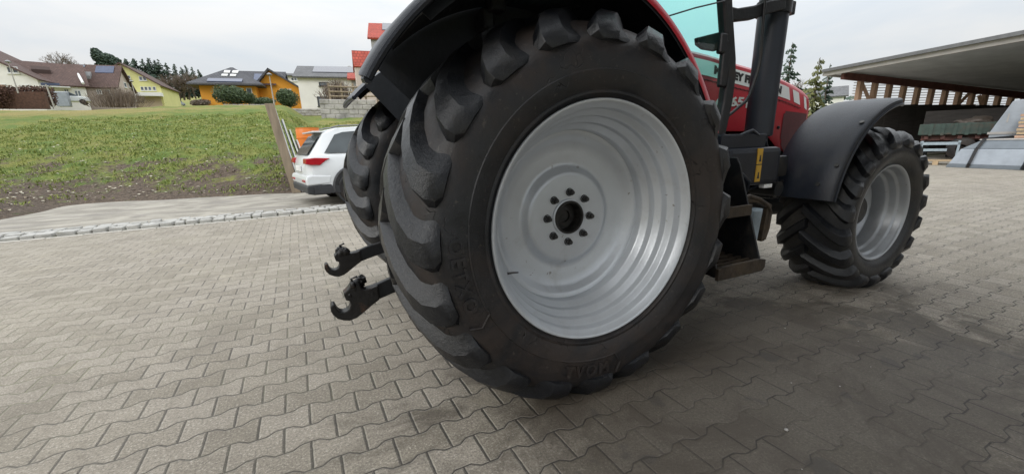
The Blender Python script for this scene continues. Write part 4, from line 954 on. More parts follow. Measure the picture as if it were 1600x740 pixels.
# A: white house, brown roof, gable to the front, low wing to its right
pA = spot(66, 150, 85); zA = terr(pA.x, pA.y)
A = House('white house with a brown tiled roof behind the brown hedge, furthest left', pA, math.radians(4), 16.5, 11, zA - 1.2, zof(66, 123, 85), zof(-22, 56, 88), M['white_wall'], M['brown_tiles'])
A.window('front', 9, 104, 27, 115); A.window('front', 32, 132, 46, 143, m=M['grey_wall'])
A.window('front', -8, 131, 9, 143, name='garage_door', m=M['wood_brown'], bars=0)
A.box(6.3, 7.0, 4, 4.7, zof(18, 90, 88), zof(18, 76, 88), 'chimney', M['pink_wall'])
pW = spot(137, 150, 87.5)
A2 = House('', pW, math.radians(-17), 8.6, 9, zA - 1.2, zof(137, 133.5, 87.5), zof(110, 102, 92), M['white_wall'], M['brown_tiles'], gable_front=False, parent=A.root)
A2.window('front', 115, 141, 125.5, 151); A2.window('front', 99, 139, 107, 149); A2.window('front', 76, 134, 84, 149, name='door', bars=0)
A2.on_roof(3.0, 4.8, .42, .58, 'dormer', M['brown_tiles'], h=.5)
A2.box(1.5, 6.0, -1.6, 0, zof(105, 137, 86), zof(105, 135.5, 86), 'porch_roof', M['white_paint']); A2.box(5.6, 5.8, -1.5, -1.3, zA - .5, zof(105, 137, 86), 'porch_post', M['white_paint'])
mb = MB(); q0 = Vector(A2.X(.1, -.6, zof(137, 131, 87))); q1 = Vector(A2.X(.4, 3.8, zof(133, 111, 91))); mb.tube([q0, q1], .16, 8); mb.build('downpipe', M['white_paint'], A.root)
# B
pB = spot(186, 158, 90); zB = terr(pB.x, pB.y)
B = House('pinkish white house with solar panels on its brown roof, between the white and yellow houses', pB, math.radians(5), 9.5, 6.0, zB - 1.5, zof(186, 134, 90), zof(191, 104.5, 93), M['pink_wall'], M['brown_tiles'], gable_front=False)
B.window('front', 163, 140, 171, 149); B.window('front', 150, 140, 158, 147)
B.window('right', 192, 128, 196, 137, bars=0); B.window('right', 199, 127, 203, 137, bars=0); B.window('right', 194, 115, 197, 120, bars=0)
B.on_roof(.4, 2.6, .58, .92, 'solar_panel', M['solar']); B.on_roof(2.9, 4.3, .26, .46, 'dormer_window', M['grey_wall'], h=.45)
B.on_roof(3.9, 4.6, .85, .95, 'skylight', M['window'])
B.box(4.6, 5.4, 3.2, 3.9, zof(145, 110, 92), zof(145, 103, 92), 'chimney', M['grey_wall'])
# C yellow
pC = spot(256, 158, 100); zC = terr(pC.x, pC.y)
Cc = House('pale yellow gabled house with a white balcony, right of the brown roofed houses', pC, math.radians(4), 9.6, 10, zC - 2, zof(257, 133, 100), zof(209, 100, 101), M['yellow_wall'], M['brown_tiles'], asym=.5)
for x0 in (216.5, 222.5): Cc.window('front', x0, 119.5, x0 + 5.5, 126, bars=0)
for x0 in (219, 225, 231, 238): Cc.window('front', x0, 135.5, x0 + 5, 141.5, bars=0)
Cc.window('front', 199, 118, 203, 123, bars=0)
u0, z0 = on_plane(212, 149, Cc.P, -Cc.u); u1, z1 = on_plane(256, 142.5, Cc.P, -Cc.u)
Cc.box(-u1 + .2, -u0, -1.3, 0, z0 - .2, z1 - .35, 'balcony', M['white_paint']); Cc.box(.3, 6.0, -.12, -.02, zC - 1, z0 - .3, 'plinth', M['cream_wall'])
# D orange with hip roof and glazed wing
def hip(P, ang, W, D, zb, ze, zr, wall, roof, label, name='house', oh=.9, rl=.25, parent=None):
    v = Vector((math.sin(ang), math.cos(ang))); u = Vector((-v.y, v.x)); P = Vector((P[0], P[1]))
    root = parent or thing(name, label, 'house', (P.x, P.y, zb)); o = root.location
    X = lambda a, b, z: (P.x + u.x * a + v.x * b - o.x, P.y + u.y * a + v.y * b - o.y, z - o.z)
    vs = [X(a, b, z) for z in (zb, ze) for a, b in ((0, 0), (W, 0), (W, D), (0, D))]
    wl = MB().add(vs, [(0, 1, 5, 4), (1, 2, 6, 5), (2, 3, 7, 6), (3, 0, 4, 7)]).build('wall', wall, root)
    mb = MB(); e0 = [X(a, b, ze - .1) for a, b in ((-oh, -oh), (W + oh, -oh), (W + oh, D + oh), (-oh, D + oh))]; r = [X(W * (.5 - rl / 2), D * .5, zr), X(W * (.5 + rl / 2), D * .5, zr)]
    e1 = [X(a, b, ze - .28) for a, b in ((-oh, -oh), (W + oh, -oh), (W + oh, D + oh), (-oh, D + oh))]
    mb.add(e0 + r + e1, [(0, 1, 5, 4), (1, 2, 5), (2, 3, 4, 5), (3, 0, 4), (0, 6, 7, 1), (1, 7, 8, 2), (2, 8, 9, 3), (3, 9, 6, 0), (6, 9, 8, 7)])
    rf = mb.build('roof', roof, root); uv_roof(rf); return root, X, rf, P, u, v
pD = spot(404, 160, 60); zD = terr(pD.x, pD.y)
eD, rD = zof(397, 131, 60), zof(371, 103, 63)
rootD, XD, rfD, PD, uD, vD = hip(pD, math.radians(6), 5.6, 8, zD - 1.5, eD, rD, M['orange_wall'], M['slate_tiles'], 'orange bungalow with a dark hipped roof and glazed wing', rl=.05)
hD = House.__new__(House); hD.P, hD.u, hD.v, hD.root, hD.o, hD.W, hD.D = PD, uD, vD, rootD, Vector(rootD.location), 5.6, 8
hD.window('front', 336, 138, 350.5, 155.5, frame=M['wood_brown']); hD.window('front', 384, 137.5, 393, 152, bars=0)
def hip_patch(a0, a1, f0, f1, name, m):
    def pt(a, fr, up): return XD(a, -.9 + (4 + .9) * fr, eD - .1 + (rD - eD + .1) * fr + up)
    q = [pt(a0, f0, .05), pt(a1, f0, .05), pt(a1, f1, .05), pt(a0, f1, .05)]; q2 = [pt(a0, f0, .12), pt(a1, f0, .12), pt(a1, f1, .12), pt(a0, f1, .12)]
    MB().add(q + q2, [(0, 1, 2, 3), (7, 6, 5, 4)] + [(i, (i + 1) % 4, (i + 1) % 4 + 4, i + 4) for i in range(4)]).build(name, m, rfD)
for a0 in (1.9, 2.75):
    hip_patch(a0, a0 + .6, .60, .74, 'skylight', M['white_paint']); hip_patch(a0 + .1, a0 + .7, .40, .50, 'skylight', M['white_paint'])
hip_patch(1.2, 4.6, .05, .22, 'solar_panel', M['solar'])
# glazed wing and second hipped block
pD2 = spot(474, 160, 61)
D2 = House('', pD2, math.radians(8), 5.2, 6, zD - 1.5, zof(474, 139, 61), zof(437, 113, 63), M['orange_wall'], M['slate_tiles'], parent=rootD, oh=.7, asym=.62)
D2.window('front', 437, 139, 455, 152, m=M['window'], bars=3)
D2.on_roof(1.0, 4.0, .25, .7, 'solar_panel', M['solar'])
pD3 = spot(442, 160, 62.5)
D3 = House('', pD3, math.radians(8), 4.6, 6, zD - 1.5, zof(420, 136, 63), zof(420, 114, 66), M['grey_wall'], M['slate_tiles'], gable_front=False, parent=rootD, oh=.5)
for x0 in (401, 407, 413, 419, 425): D3.window('front', x0, 136, x0 + 5, 153, frame=M['grey_wall'], bars=0)
D3.on_roof(.6, 3.0, .3, .75, 'solar_panel', M['solar'], h=.1)
mbq = MB(); mbq.add([D3.X(.2, -1.6, zof(430, 133, 61)), D3.X(2.2, -1.6, zof(430, 133, 61)), D3.X(2.2, 0, zof(430, 125, 63)), D3.X(.2, 0, zof(430, 125, 63))], [(0, 1, 2, 3)]); mbq.build('glass_canopy', M['solar'], rootD, recalc=False)
# grey flat block behind
pG = spot(472, 150, 78)
G_ = House('flat grey roofed building behind the glazed wing of the orange bungalow', pG, math.radians(8), 7, 7, zD - 1, zof(460, 118, 78), zof(460, 113.5, 80), M['white_wall'], M['grey_tiles'], gable_front=False, name='house')
G_.window('front', 454, 121, 464, 127)
# E white with solar roof
pE = spot(562, 168, 58); zE = terr(pE.x, pE.y)
E_ = House('white two storey house with a long solar panel on its grey roof', pE, math.radians(10), 6.6, 9, zE - 1.5, zof(545, 120.5, 58), zof(510, 104, 62), M['white_wall'], M['grey_tiles'], gable_front=False)
E_.window('front', 498, 128.5, 513.5, 134.5, frame=M['car_black'], bars=0); E_.window('front', 495, 151, 510, 166, frame=M['car_black'])
E_.window('front', 522, 151, 535, 166, frame=M['car_black'])
E_.on_roof(.1, 5.0, .30, .92, 'solar_panel', M['solar_grey'])
pE2 = spot(592, 160, 57)
E2 = House('', pE2, math.radians(10), 2.9, 7, zE - 1.5, zof(560, 123, 57), zof(560, 111, 60), M['grey_wall'], M['red_tiles'], gable_front=False, parent=E_.root)
E2.window('front', 561, 130, 569, 137, bars=0)
mb = MB(); c = Vector(E_.X(.8, 4.5, zof(559, 107, 62))); mb.tube([c - Vector((0, 0, .5)), c], .03, 6); mb.lathe([(0, .02), (.05, .25), (.10, .38)], 16, tuple(c), 'y'); mb.build('satellite_dish', M['fascia'], E_.roof)
# F tall grey gable with red roof
pF = spot(668, 150, 50); zF = terr(pF.x, pF.y)
F_ = House('tall grey house with red roof tiles rising behind the tractor mudguard', pF, math.radians(14), 5.4, 8, 2, zof(615, 60, 50), zof(603, 35, 53), M['grey_wall'], M['red_tiles'], gable_front=False, oh=.3)
F_.on_roof(.5, 4.2, .45, .95, 'solar_panel', M['solar_grey'])
pF2 = spot(596, 150, 44)
F2 = House('', pF2, math.radians(6), 2.05, 3, 2, zof(580, 104, 44), zof(580, 81, 44.5), M['pink_wall'], M['red_tiles'], gable_front=False, name='shed', oh=.12, asym=.3)
F2.root['label'] = 'small outbuilding with a bright red roof beside the tractor mudguard'; F2.root['category'] = 'outbuilding'
# far house on the right
pH = spot(1318, 158, 75)
Hh = House('pale distant house with a grey roof beyond the tractor bonnet', pH, math.radians(62), 8, 7, -.2, zof(1300, 150, 75), zof(1296, 137, 78), M['white_wall'], M['grey_tiles'], gable_front=False)
Hh.window('front', 1292, 152, 1298, 156, bars=0)

# ------------------------------------------------------------------ walls, hedges, poles around the houses
def wall_run(name, label, cat, pa, pb, z0a, z0b, h, t, m, bs=None):
    a = Vector((pa.x, pa.y, 0)); b = Vector((pb.x, pb.y, 0)); d = (b - a); L = d.length; d.normalize(); nn = Vector((-d.y, d.x, 0))
    mb = MB()
    if bs:
        rows = max(1, int(round(h / bs[1])))
        for r in range(rows):
            u = -(r % 2) * bs[0] / 2
            while u < L:
                u1 = min(u + bs[0] - .03, L); uu = max(u, 0)
                if u1 - uu > .05:
                    zz_ = z0a + (z0b - z0a) * uu / L + r * bs[1]; jt = R_.uniform(-.03, .03)
                    p = [a + d * uu + nn * jt, a + d * u1 + nn * jt, a + d * u1 + nn * t, a + d * uu + nn * t]
                    vs = [(q.x, q.y, zz_) for q in p] + [(q.x, q.y, zz_ + bs[1] - .025) for q in p]
                    mb.add(vs, [(0, 3, 2, 1), (4, 5, 6, 7), (0, 1, 5, 4), (1, 2, 6, 5), (2, 3, 7, 6), (3, 0, 4, 7)])
                u += bs[0]
        a2 = a + nn * .05; b2 = b + nn * .05
        p = [a2, b2, b2 + nn * (t - .08), a2 + nn * (t - .08)]; zs = [z0a, z0b, z0b, z0a]
        vs = [(q.x, q.y, z) for q, z in zip(p, zs)] + [(q.x, q.y, z + h - .04) for q, z in zip(p, zs)]; mb.add(vs, [(0, 3, 2, 1), (4, 5, 6, 7), (0, 1, 5, 4), (1, 2, 6, 5), (2, 3, 7, 6), (3, 0, 4, 7)])
    else:
        p = [a, b, b + nn * t, a + nn * t]; zs = [z0a, z0b, z0b, z0a]
        vs = [(q.x, q.y, z) for q, z in zip(p, zs)] + [(q.x, q.y, z + h) for q, z in zip(p, zs)]; mb.add(vs, [(0, 3, 2, 1), (4, 5, 6, 7), (0, 1, 5, 4), (1, 2, 6, 5), (2, 3, 7, 6), (3, 0, 4, 7)])
    return tag(mb.build(name, m, bev=.03 if bs else 0), label, cat)
q0, q1 = spot(503, 187, 33), spot(590, 187, 33)
wall_run('retaining_wall', 'pale grey block retaining wall on the grass in front of the white two storey house', 'wall', q0, q1, q0.z - .3, q1.z - .3, zof(520, 154, 33) - q0.z + .3, .5, M['stone'], (.62, .33))
q0, q1 = spot(436, 177, 42), spot(508, 177, 42); wall_run('garden_wall', 'low stone wall below the round bush, left of the block wall', 'wall', q0, q1, q0.z - .2, q1.z - .2, .62, .3, M['stone'], (.5, .2))
q0, q1 = spot(350, 169, 52), spot(420, 169, 52); wall_run('garden_wall', 'low stone wall in front of the orange bungalow', 'wall', q0, q1, q0.z - .4, q1.z - .4, .75, .3, M['stone'], (.5, .2))
fn = thing('rail_fence', 'brown wooden rail fence on top of the grey block wall', 'fence', spot(516, 155, 33.3))
q0, q1 = spot(516, 154, 33.3), spot(590, 154, 33.3); o_ = fn.location.copy(); d = (q1 - q0); L = math.hypot(d.x, d.y)
for k in range(5):
    c = q0 + d * k / 4 - o_; MB().box(c.x - .06, c.x + .06, c.y - .06, c.y + .06, c.z - .3, c.z + 1.0).build('post', M['wood_weathered'], fn)
for zz_ in (.15, .45, .78):
    a = q0 - o_ + Vector((0, -.08, zz_)); b = q1 - o_ + Vector((0, -.08, zz_)); mb = MB(); mb.tube([a, (a + b) / 2 + Vector((0, 0, -.04)), b], .06, 6); mb.build('rail', M['wood_weathered'], fn)
# foliage -----------------------------------------------------------
def leaves(mb, c, rad, n_, size, flat=0, shell=.45, stretch=1.0):
    for _ in range(n_):
        while True:
            p = Vector((R_.uniform(-1, 1), R_.uniform(-1, 1), R_.uniform(-1, 1)))
            if shell < p.length < 1: break
        q = Vector((c[0] + p.x * rad[0], c[1] + p.y * rad[1], c[2] + p.z * rad[2])); s = size * R_.uniform(.6, 1.4)
        a = Vector((R_.gauss(0, 1), R_.gauss(0, 1), R_.gauss(0, 1))).normalized(); b = a.orthogonal().normalized() * s * .55; a = a * s * stretch
        k = len(mb.v); mb.v += [tuple(q - a), tuple(q - b), tuple(q + a), tuple(q + b)]; mb.f.append((k, k + 1, k + 2, k + 3)); mb.m.append(0)
def bush(name, label, cat, px, pyb, d, w_, h, m=None, n_=1800, size=.09, group=None):
    p = spot(px, pyb, d); z = terr(p.x, p.y) if d > 20 else 0
    z = min(z, p.z) if abs(z - p.z) > .6 else z
    t = thing(name, label, cat, (p.x, p.y, p.z - .1), 0, group)
    mb = MB()
    for _ in range(7):
        a = R_.uniform(0, 2 * PI); r = R_.uniform(.1, .5) * w_ / 2
        leaves(mb, (r * math.cos(a), r * math.sin(a), h * R_.uniform(.40, .62)), (w_ * .34, w_ * .34, h * .40), n_ // 7, size, shell=.5)
    mb.build('foliage', m or M['bush_green'], t, recalc=False)
    mb = MB()
    for _ in range(6): mb.tube([(0, 0, -.1), (R_.uniform(-.25, .25) * w_, R_.uniform(-.25, .25) * w_, h * .6)], [.05, .01], 5)
    mb.build('stem', M['bark'], t); return t
bush('bush', 'broad dark green bush in front of the orange wall', 'bush', 366, 163, 54, 3.3, 2.05, n_=5000)
bush('bush', 'small green bush right of the broad bush by the orange bungalow', 'bush', 391, 163, 54.5, 1.4, 1.3, n_=1500)
bush('bush', 'round clipped bush left of the white two storey house', 'bush', 453, 169, 45, 2.35, 1.75, n_=5500, size=.07)
bush('bush', 'low dark planting in front of the glazed wing', 'bush', 412, 165, 56, 3.0, 1.0, n_=2200)
bush('bush', 'dark shrub on the field edge between parked cars and orange bungalow', 'bush', 314, 166, 60, 1.9, .9, m=M['twig'], n_=1500)
def bare_shrub(name, label, px, pyb, d, w_, h, n_=260, zoff=0):
    p = spot(px, pyb, d); t = thing(name, label, 'shrub', (p.x, p.y, p.z - .1 + zoff)); mb = MB()
    for _ in range(n_):
        x, y = R_.gauss(0, w_ * .22), R_.gauss(0, w_ * .15); l = h * R_.uniform(.6, 1.05) * max(.35, 1 - (x / (w_ * .6)) ** 2)
        a = Vector((x, y, 0)); b = a + Vector((R_.uniform(-.2, .2) + x * .25, R_.uniform(-.2, .2), l)); c = (a + b) / 2 + Vector((R_.uniform(-.1, .1), 0, 0)); mb.tube([a, c, b], [.022, .016, .006], 3, False)
        for _k in range(2):
            s_ = a.lerp(b, R_.uniform(.3, .8)); mb.tube([s_, s_ + Vector((R_.uniform(-.4, .4), R_.uniform(-.3, .3), R_.uniform(.1, .5)))], [.012, .004], 3, False)
    mb.build('twigs', M['twig'], t, recalc=False); return t
bare_shrub('bare_shrub', 'wide bare reddish brown shrub in front of the pinkish house', 184, 166, 78, 5.5, 2.7, 420)
bare_shrub('bare_shrub', 'bare climbing shrub above the block wall by the white house', 528, 154, 34.5, 2.2, 1.5, 200)
bare_shrub('bare_shrub', 'dark bare shrub at the corner of the yellow house', 205, 160, 88, 3.5, 1.8, 240)
# brown hedge
q0, q1 = spot(-60, 164, 72), spot(86, 163, 74); t = thing('hedge', 'long clipped brown beech hedge in front of the white house', 'hedge', (q0.x, q0.y, q0.z - .3))
mb = MB(); dd = Vector((q1.x - q0.x, q1.y - q0.y, q1.z - q0.z))
for k in range(26):
    c = dd * (k + .5) / 26; leaves(mb, (c.x, c.y, c.z + 1.15), (.55, .6, 1.15), 330, .10, shell=.55)
mb.build('foliage', M['hedge_brown'], t, recalc=False)
mb = MB()
for k in range(14): c = dd * (k + .5) / 14; mb.tube([(c.x, c.y, c.z - .2), (c.x, c.y, c.z + 1.6)], .04, 5)
mb.box(-.2, dd.x + .2, -.2 + dd.y / 2, .25 + dd.y / 2, .1, 1.9); mb.build('stem', M['hedge_brown'], t)
# trees ---------------------------------------------------------------
def conifer(label, px, ptop, pbase, d, wpx, m=None, group=None, dens=1., zb=None):
    p = spot(px, pbase, d); top = spot(px, ptop, d); h = top.z - p.z + (0 if zb is None else p.z - zb); z0 = p.z if zb is None else zb
    p_ = spot(px + (pbase - ptop) * 0, pbase, d); wd = wpx * d * .8 / f * 1.0
    t = thing('conifer', label, 'tree', (p_.x, p_.y, z0), 0, group); mb = MB(); tiers = int(max(16, h * 1.7) * dens)
    for i in range(tiers):
        q = i / tiers; z = h * (.08 + .92 * q); r = wd / 2 * (1 - q) ** .8 * R_.uniform(.6, 1.2) + .12; skew = R_.uniform(0, 2 * PI)
        for k in range(int(7 + 8 * (1 - q))):
            a = R_.uniform(0, 2 * PI); rr = r * R_.uniform(.5, 1.1) * (1 + .3 * math.cos(a - skew)); ca, sa = math.cos(a), math.sin(a)
            for sgm in range(3):
                r0 = rr * (.12 + .28 * sgm); r1 = rr * (.42 + .30 * sgm); dz = -r1 * .35 + R_.uniform(-.1, .1); w_ = rr * .20 * (1.2 - .3 * sgm)
                b = len(mb.v); zz1 = z + R_.uniform(-.15, .15)
                mb.v += [(ca * r0 - sa * w_, sa * r0 + ca * w_, zz1 - r0 * .3 - .15), (ca * r0 + sa * w_, sa * r0 - ca * w_, zz1 - r0 * .3 - .2), (ca * r1 * 1.05, sa * r1 * 1.05, zz1 + dz), (ca * r0, sa * r0, zz1 - r0 * .2 + .12)]
                mb.f += [(b, b + 1, b + 2), (b, b + 2, b + 3)]; mb.m += [0, 0]
    mb.build('crown', m or M['conifer'], t, recalc=False)
    mb = MB(); mb.tube([(0, 0, -.5), (0, 0, h * .6), (0, 0, h * .98)], [.02 * h + .05, .01 * h, .02], 7); mb.build('trunk', M['bark'], t, smooth=60); return t
def bare_tree(label, px, ptop, pbase, d, spread, group=None, m=None):
    p = spot(px, pbase, d); h = (spot(px, ptop, d).z - p.z) * 1.3; t = thing('bare_tree', label, 'tree', (p.x, p.y, p.z), 0, group); mb = MB(); tw = MB()
    def br(a, dr, l, r, dep):
        b = a + dr * l; c = (a + b) / 2 + Vector((R_.uniform(-.06, .06), R_.uniform(-.06, .06), 0)) * l
        (mb if dep < 2 else tw).tube([a, c, b], [r, r * .8, r * .6], 5 if dep < 2 else 3, False)
        if dep >= 5: return
        for _ in range(R_.choice((2, 3, 3))):
            nd = (dr + Vector((R_.gauss(0, .45), R_.gauss(0, .45), R_.gauss(.05, .25))) * spread).normalized(); br(a.lerp(b, R_.uniform(.6, 1)), nd, l * R_.uniform(.6, .85), r * .62, dep + 1)
    for k in range(3): br(Vector((0, 0, -.3)), Vector((R_.uniform(-.25, .25), R_.uniform(-.25, .25), 1)).normalized(), h * .30, .02 * h + .03, 0)
    mb.build('trunk', M['bark'], t, recalc=False); tw.build('crown', m or M['twig'], t, recalc=False); return t
# crowns of a broad evergreen
p = spot(172, 118, 125); ht = zof(165, 78, 125) - p.z
t = thing('evergreen_tree', 'broad dark evergreen tree rising above the roof with solar panels', 'tree', (p.x, p.y, p.z)); mb = MB()
for (dx, dz, rx, rz_) in ((-1.1, .72, 1.0, .28), (-1.2, .88, .6, .14), (.3, .62, 1.4, .24), (1.3, .52, 1.1, .22), (0, .3, 2.0, .3)): leaves(mb, (dx, 0, ht * dz), (rx, 1.6, ht * rz_), 1100, .26, shell=.3)
mb.build('crown', M['conifer'], t, recalc=False); MB().tube([(0, 0, -2), (0, 0, ht * .7)], [.5, .2], 8).build('trunk', M['bark'], t)
bt = ['tall bare tree left of the broad evergreen, first from the left', 'bare tree with forked top above the brown roof ridge', 'low bare tree beside the broad evergreen']
for (px, tp_, lab) in ((97, 82, bt[0]), (113, 86, bt[1]), (84, 92, 'small bare tree left of the two taller ones above the brown roof'), (132, 97, bt[2]), (143, 98, 'low bare tree touching the left side of the broad evergreen'), (196, 97, 'low bare tree between the broad evergreen and the conifers')):
    bare_tree(lab, px, tp_, 118, 118, 1.0)
con = [(203, 92, 120, 12), (217, 91, 125, 13), (234, 91, 140, 13), (243, 90, 140, 15), (251, 93, 138, 12), (260, 92, 150, 14), (270, 97, 148, 12), (283, 99, 150, 11), (293, 104, 152, 9), (300, 101, 150, 10), (310, 104, 150, 10), (318, 108, 148, 9)]
desc = ['narrow conifer behind the left edge of the yellow roof', 'pointed conifer above the peak of the yellow house', 'dark conifer behind the right slope of the yellow roof', 'tallest conifer above the right slope of the yellow roof', 'conifer just right of the tallest one', 'broad conifer above the right eave of the yellow house', 'conifer on the hill beyond the right corner of the yellow house', 'slender conifer on the hill left of the bare trees', 'small conifer on the hill near the orange bungalow roof', 'conifer with thin crown beside the small hill conifer', 'conifer above the left hip of the dark roof', 'lowest conifer touching the left hip of the dark roof']
for (px, tp_, bs_, wd), lab in zip(con, desc): conifer(lab, px, tp_, bs_, 130, wd * 2.5, group='conifers on the hill behind the houses')
hb = [(262, 118, 150), (272, 115, 152), (281, 114, 152), (288, 108, 152), (296, 118, 152), (306, 112, 150), (256, 124, 152)]
hd = ['bushy reddish bare tree at the right corner of the yellow house', 'bare tree on the hill, second from the yellow house', 'bare tree below the slender hill conifer', 'tall bare tree with a pale crown on the hill', 'low bare tree at the top of the green slope', 'bare tree nearest the left hip of the dark roof', 'low bare tree just behind the yellow wall']
for (px, tp_, bs_), lab in zip(hb, hd): bare_tree(lab, px, tp_, bs_ + 2, 115, 1.3, 'bare trees on the hill')
conifer('tall open conifer beside the exhaust stack, above the bonnet', 1226, 64, 158, 60, 80, zb=-.2); conifer('golden green conifer above the nose of the bonnet', 1271, 88, 158, 55, 84, M['conifer_gold'], zb=-.2); conifer('slim dark conifer right of the golden green one', 1288, 98, 158, 62, 44, zb=-.2)
bare_tree('bare tree between the two conifers above the bonnet', 1246, 122, 158, 70, 1.1)
mb = MB()
for k in range(60):
    px = R_.uniform(1150, 1350); p = spot(px, 160, R_.uniform(100, 130)); leaves(mb, (p.x, p.y, R_.uniform(1.5, 4.5)), (4, 4, 3), 70, .7, shell=.2)
tag(mb.build('distant_woodland', M['conifer'], recalc=False), 'low distant woodland beyond the bonnet and the shed', 'woodland', kind='stuff')
# lamps and poles ------------------------------------------------------
def lamp(label, px0, py0, px1, py1, d, group=None):
    p = spot(px1, py1, d); top = spot(px0, py0, d); h = top.z - p.z; t = thing('street_lamp', label, 'street lamp', (p.x, p.y, p.z - .3), 0, group)
    MB().tube([(0, 0, 0), (0, 0, h * .6), (0, 0, h + .3)], [.07, .055, .04], 8).build('pole', M['fascia'], t, smooth=50)
    mb = MB(); mb.lathe([(h + .3, .0), (h + .3, .22), (h + .38, .26), (h + .5, .12), (h + .56, 0)], 14, axis='z'); mb.build('lamp_head', M['alloy'], t, smooth=40)
lamp('grey street lamp standing behind the brown hedge', 15, 98, 27, 141, 71); lamp('grey street lamp in front of the yellow house', 207, 128, 214, 161, 84)
lamp('tall thin street lamp in front of the glazed wing', 422.5, 118, 428.6, 163, 50)
p = spot(84, 165, 70); top = spot(75, 132, 70); t = thing('sign_post', 'pale leaning signpost at the end of the brown hedge', 'signpost', (p.x, p.y, p.z - .2))
h = top.z - p.z; MB().tube([(0, 0, 0), (-.1, 0, h + .2)], .07, 8).build('post', M['fascia'], t); MB().box(-.5, 1.0, -.04, .04, h + .1, h + .35).build('sign_panel', M['solar'], t)
# small far vehicles and boxes -----------------------------------------
def far_car(label, px, pyb, d, rz, m, group='cars parked beyond the field'):
    p = spot(px, pyb, d); t = thing('parked_car', label, 'car', (p.x, p.y, p.z), rz, group)
    b = MB(); b.prism([(-2.1, .35), (-2.1, .85), (-1.9, .95), (-1.0, 1.0), (1.0, .98), (1.9, .85), (2.1, .7), (2.1, .35)], -.85, .85); b.build('body', m, t, bev=.08)
    b = MB(); b.prism([(-1.9, .95), (-1.3, 1.42), (.3, 1.45), (1.1, .98)], -.72, .72); b.build('cabin', M['car_glass'], t, bev=.06)
    b = MB(); b.prism([(-1.35, 1.40), (-1.2, 1.47), (.2, 1.49), (.35, 1.42)], -.7, .7); b.build('roof', m, t)
    for x in (-1.3, 1.3):
        for s in (-1, 1): MB().lathe([(-.1, 0), (-.1, .32), (.1, .32), (.1, 0)], 16, (x, s * .78, .32)).build('wheel', M['rubber'], t)
far_car('dark car parked below the yellow house, left of two pale cars', 243, 165, 125, .3, M['solar'])
far_car('white car parked right of the dark car below the yellow house', 254, 165, 125, 1.3, M['car_white']); far_car('pale blue car parked near the orange bungalow', 278, 166.5, 125, 1.4, M['tarp_grey'])
far_car('small white car parked at the door of the white house', 110, 163.5, 80, .2, M['car_white'], None)
p = spot(101, 164, 79); t = tag(MB().box(p.x - .6, p.x + .6, p.y - .4, p.y + .4, p.z - .2, p.z + 1.5, .05).build('utility_cabinet', M['tarp_grey']), 'grey utility cabinet beside the small white car', 'cabinet')

# ------------------------------------------------------------------ open shed on the right
SA = Vector((24.0, 12.3)); e1 = Vector((-.312, -.95)); e2 = Vector((.95, -.312)); zf = 4.0; slope = -.093
sh = thing('open_shed', 'long open shed with a flat grey roof and brown timber posts at the yard edge', 'shed', (SA.x, SA.y, 0), 0)
def SX(a, b, z): p = e1 * a + e2 * b; return (p.x, p.y, z)
def SZ(b): return zf - .08 + slope * b
def sbox(mb, a0, a1, b0, b1, z0, z1, sl=0):
    vs = [SX(a, b, z + (sl * slope * b)) for a in (a0, a1) for b in (b0, b1) for z in (z0, z1)]; mb.add(vs, [(0, 1, 3, 2), (4, 6, 7, 5), (0, 4, 5, 1), (2, 3, 7, 6), (0, 2, 6, 4), (1, 5, 7, 3)])
mb = MB(); sbox(mb, -.3, 40, .05, 17, zf - .05, zf + .06, 1)
mb.build('roof', M['roof_sheet'], sh)
mb = MB(); sbox(mb, -.34, 40, -.12, .04, zf - .16, zf + .16); sbox(mb, -.40, -.30, -.12, 17, zf - .14, zf + .12, 1); mb.build('fascia', M['fascia'], sh)
mb = MB(); sbox(mb, -.32, 40, -.26, -.13, zf + .02, zf + .15); mb.build('gutter', M['alloy'], sh)
mb = MB(); sbox(mb, .44, .60, .1, 17, zf - .40, zf - .09, 1); sbox(mb, 16.5, 40, .3, .5, zf - .5, zf - .1); mb.build('wall_plate', M['red_brown'], sh)
for b in [1.39 + .853 * k for k in range(17)]:
    mb = MB(); sbox(mb, .22, .42, b - .10, b + .10, 0, SZ(b) - .05); mb.build('post', M['wood_brown'], sh)
def brace(b0, z0, b1, z1):
    mb = MB(); mb.tube([SX(.30, b0, z0), SX(.30, b1, z1)], .10, 4); mb.build('brace', M['wood_brown'], sh)
brace(1.5, SZ(1.5) - .35, 2.4, SZ(2) - 1.5); brace(6.9, SZ(7) - 1.6, 8.0, SZ(7.8) - .35); brace(8.7, SZ(8.7) - .35, 9.5, SZ(9) - 1.5)
mb = MB()
zt = 3.62
while zt > 2.0:
    b1 = min(15.5, max(1.4, (zt - zf + .3) / slope)); b1 = 15.5 if zt < zf + slope * 15.5 - .3 else b1
    sbox(mb, .04, .07, 1.3, b1, zt - .032, zt); zt -= .125
mb.build('slatted_cladding', M['louvre'], sh, recalc=False)
mb = MB()
for k in range(16): sbox(mb, .44, .47, 1.2 + k * .9, 2.08 + k * .9, 0, 2.45 - .02 * k)
mb.build('board_cladding', M['wood_dark'], sh)
mb = MB(); sbox(mb, .3, 40, 15.8, 15.9, 0, 2.5); mb.build('back_wall', M['wood_dark'], sh)
for a in (14, 22, 30):
    mb = MB(); sbox(mb, a - .1, a + .1, .3, .5, 0, zf - .4); mb.build('post', M['wood_brown'], sh)
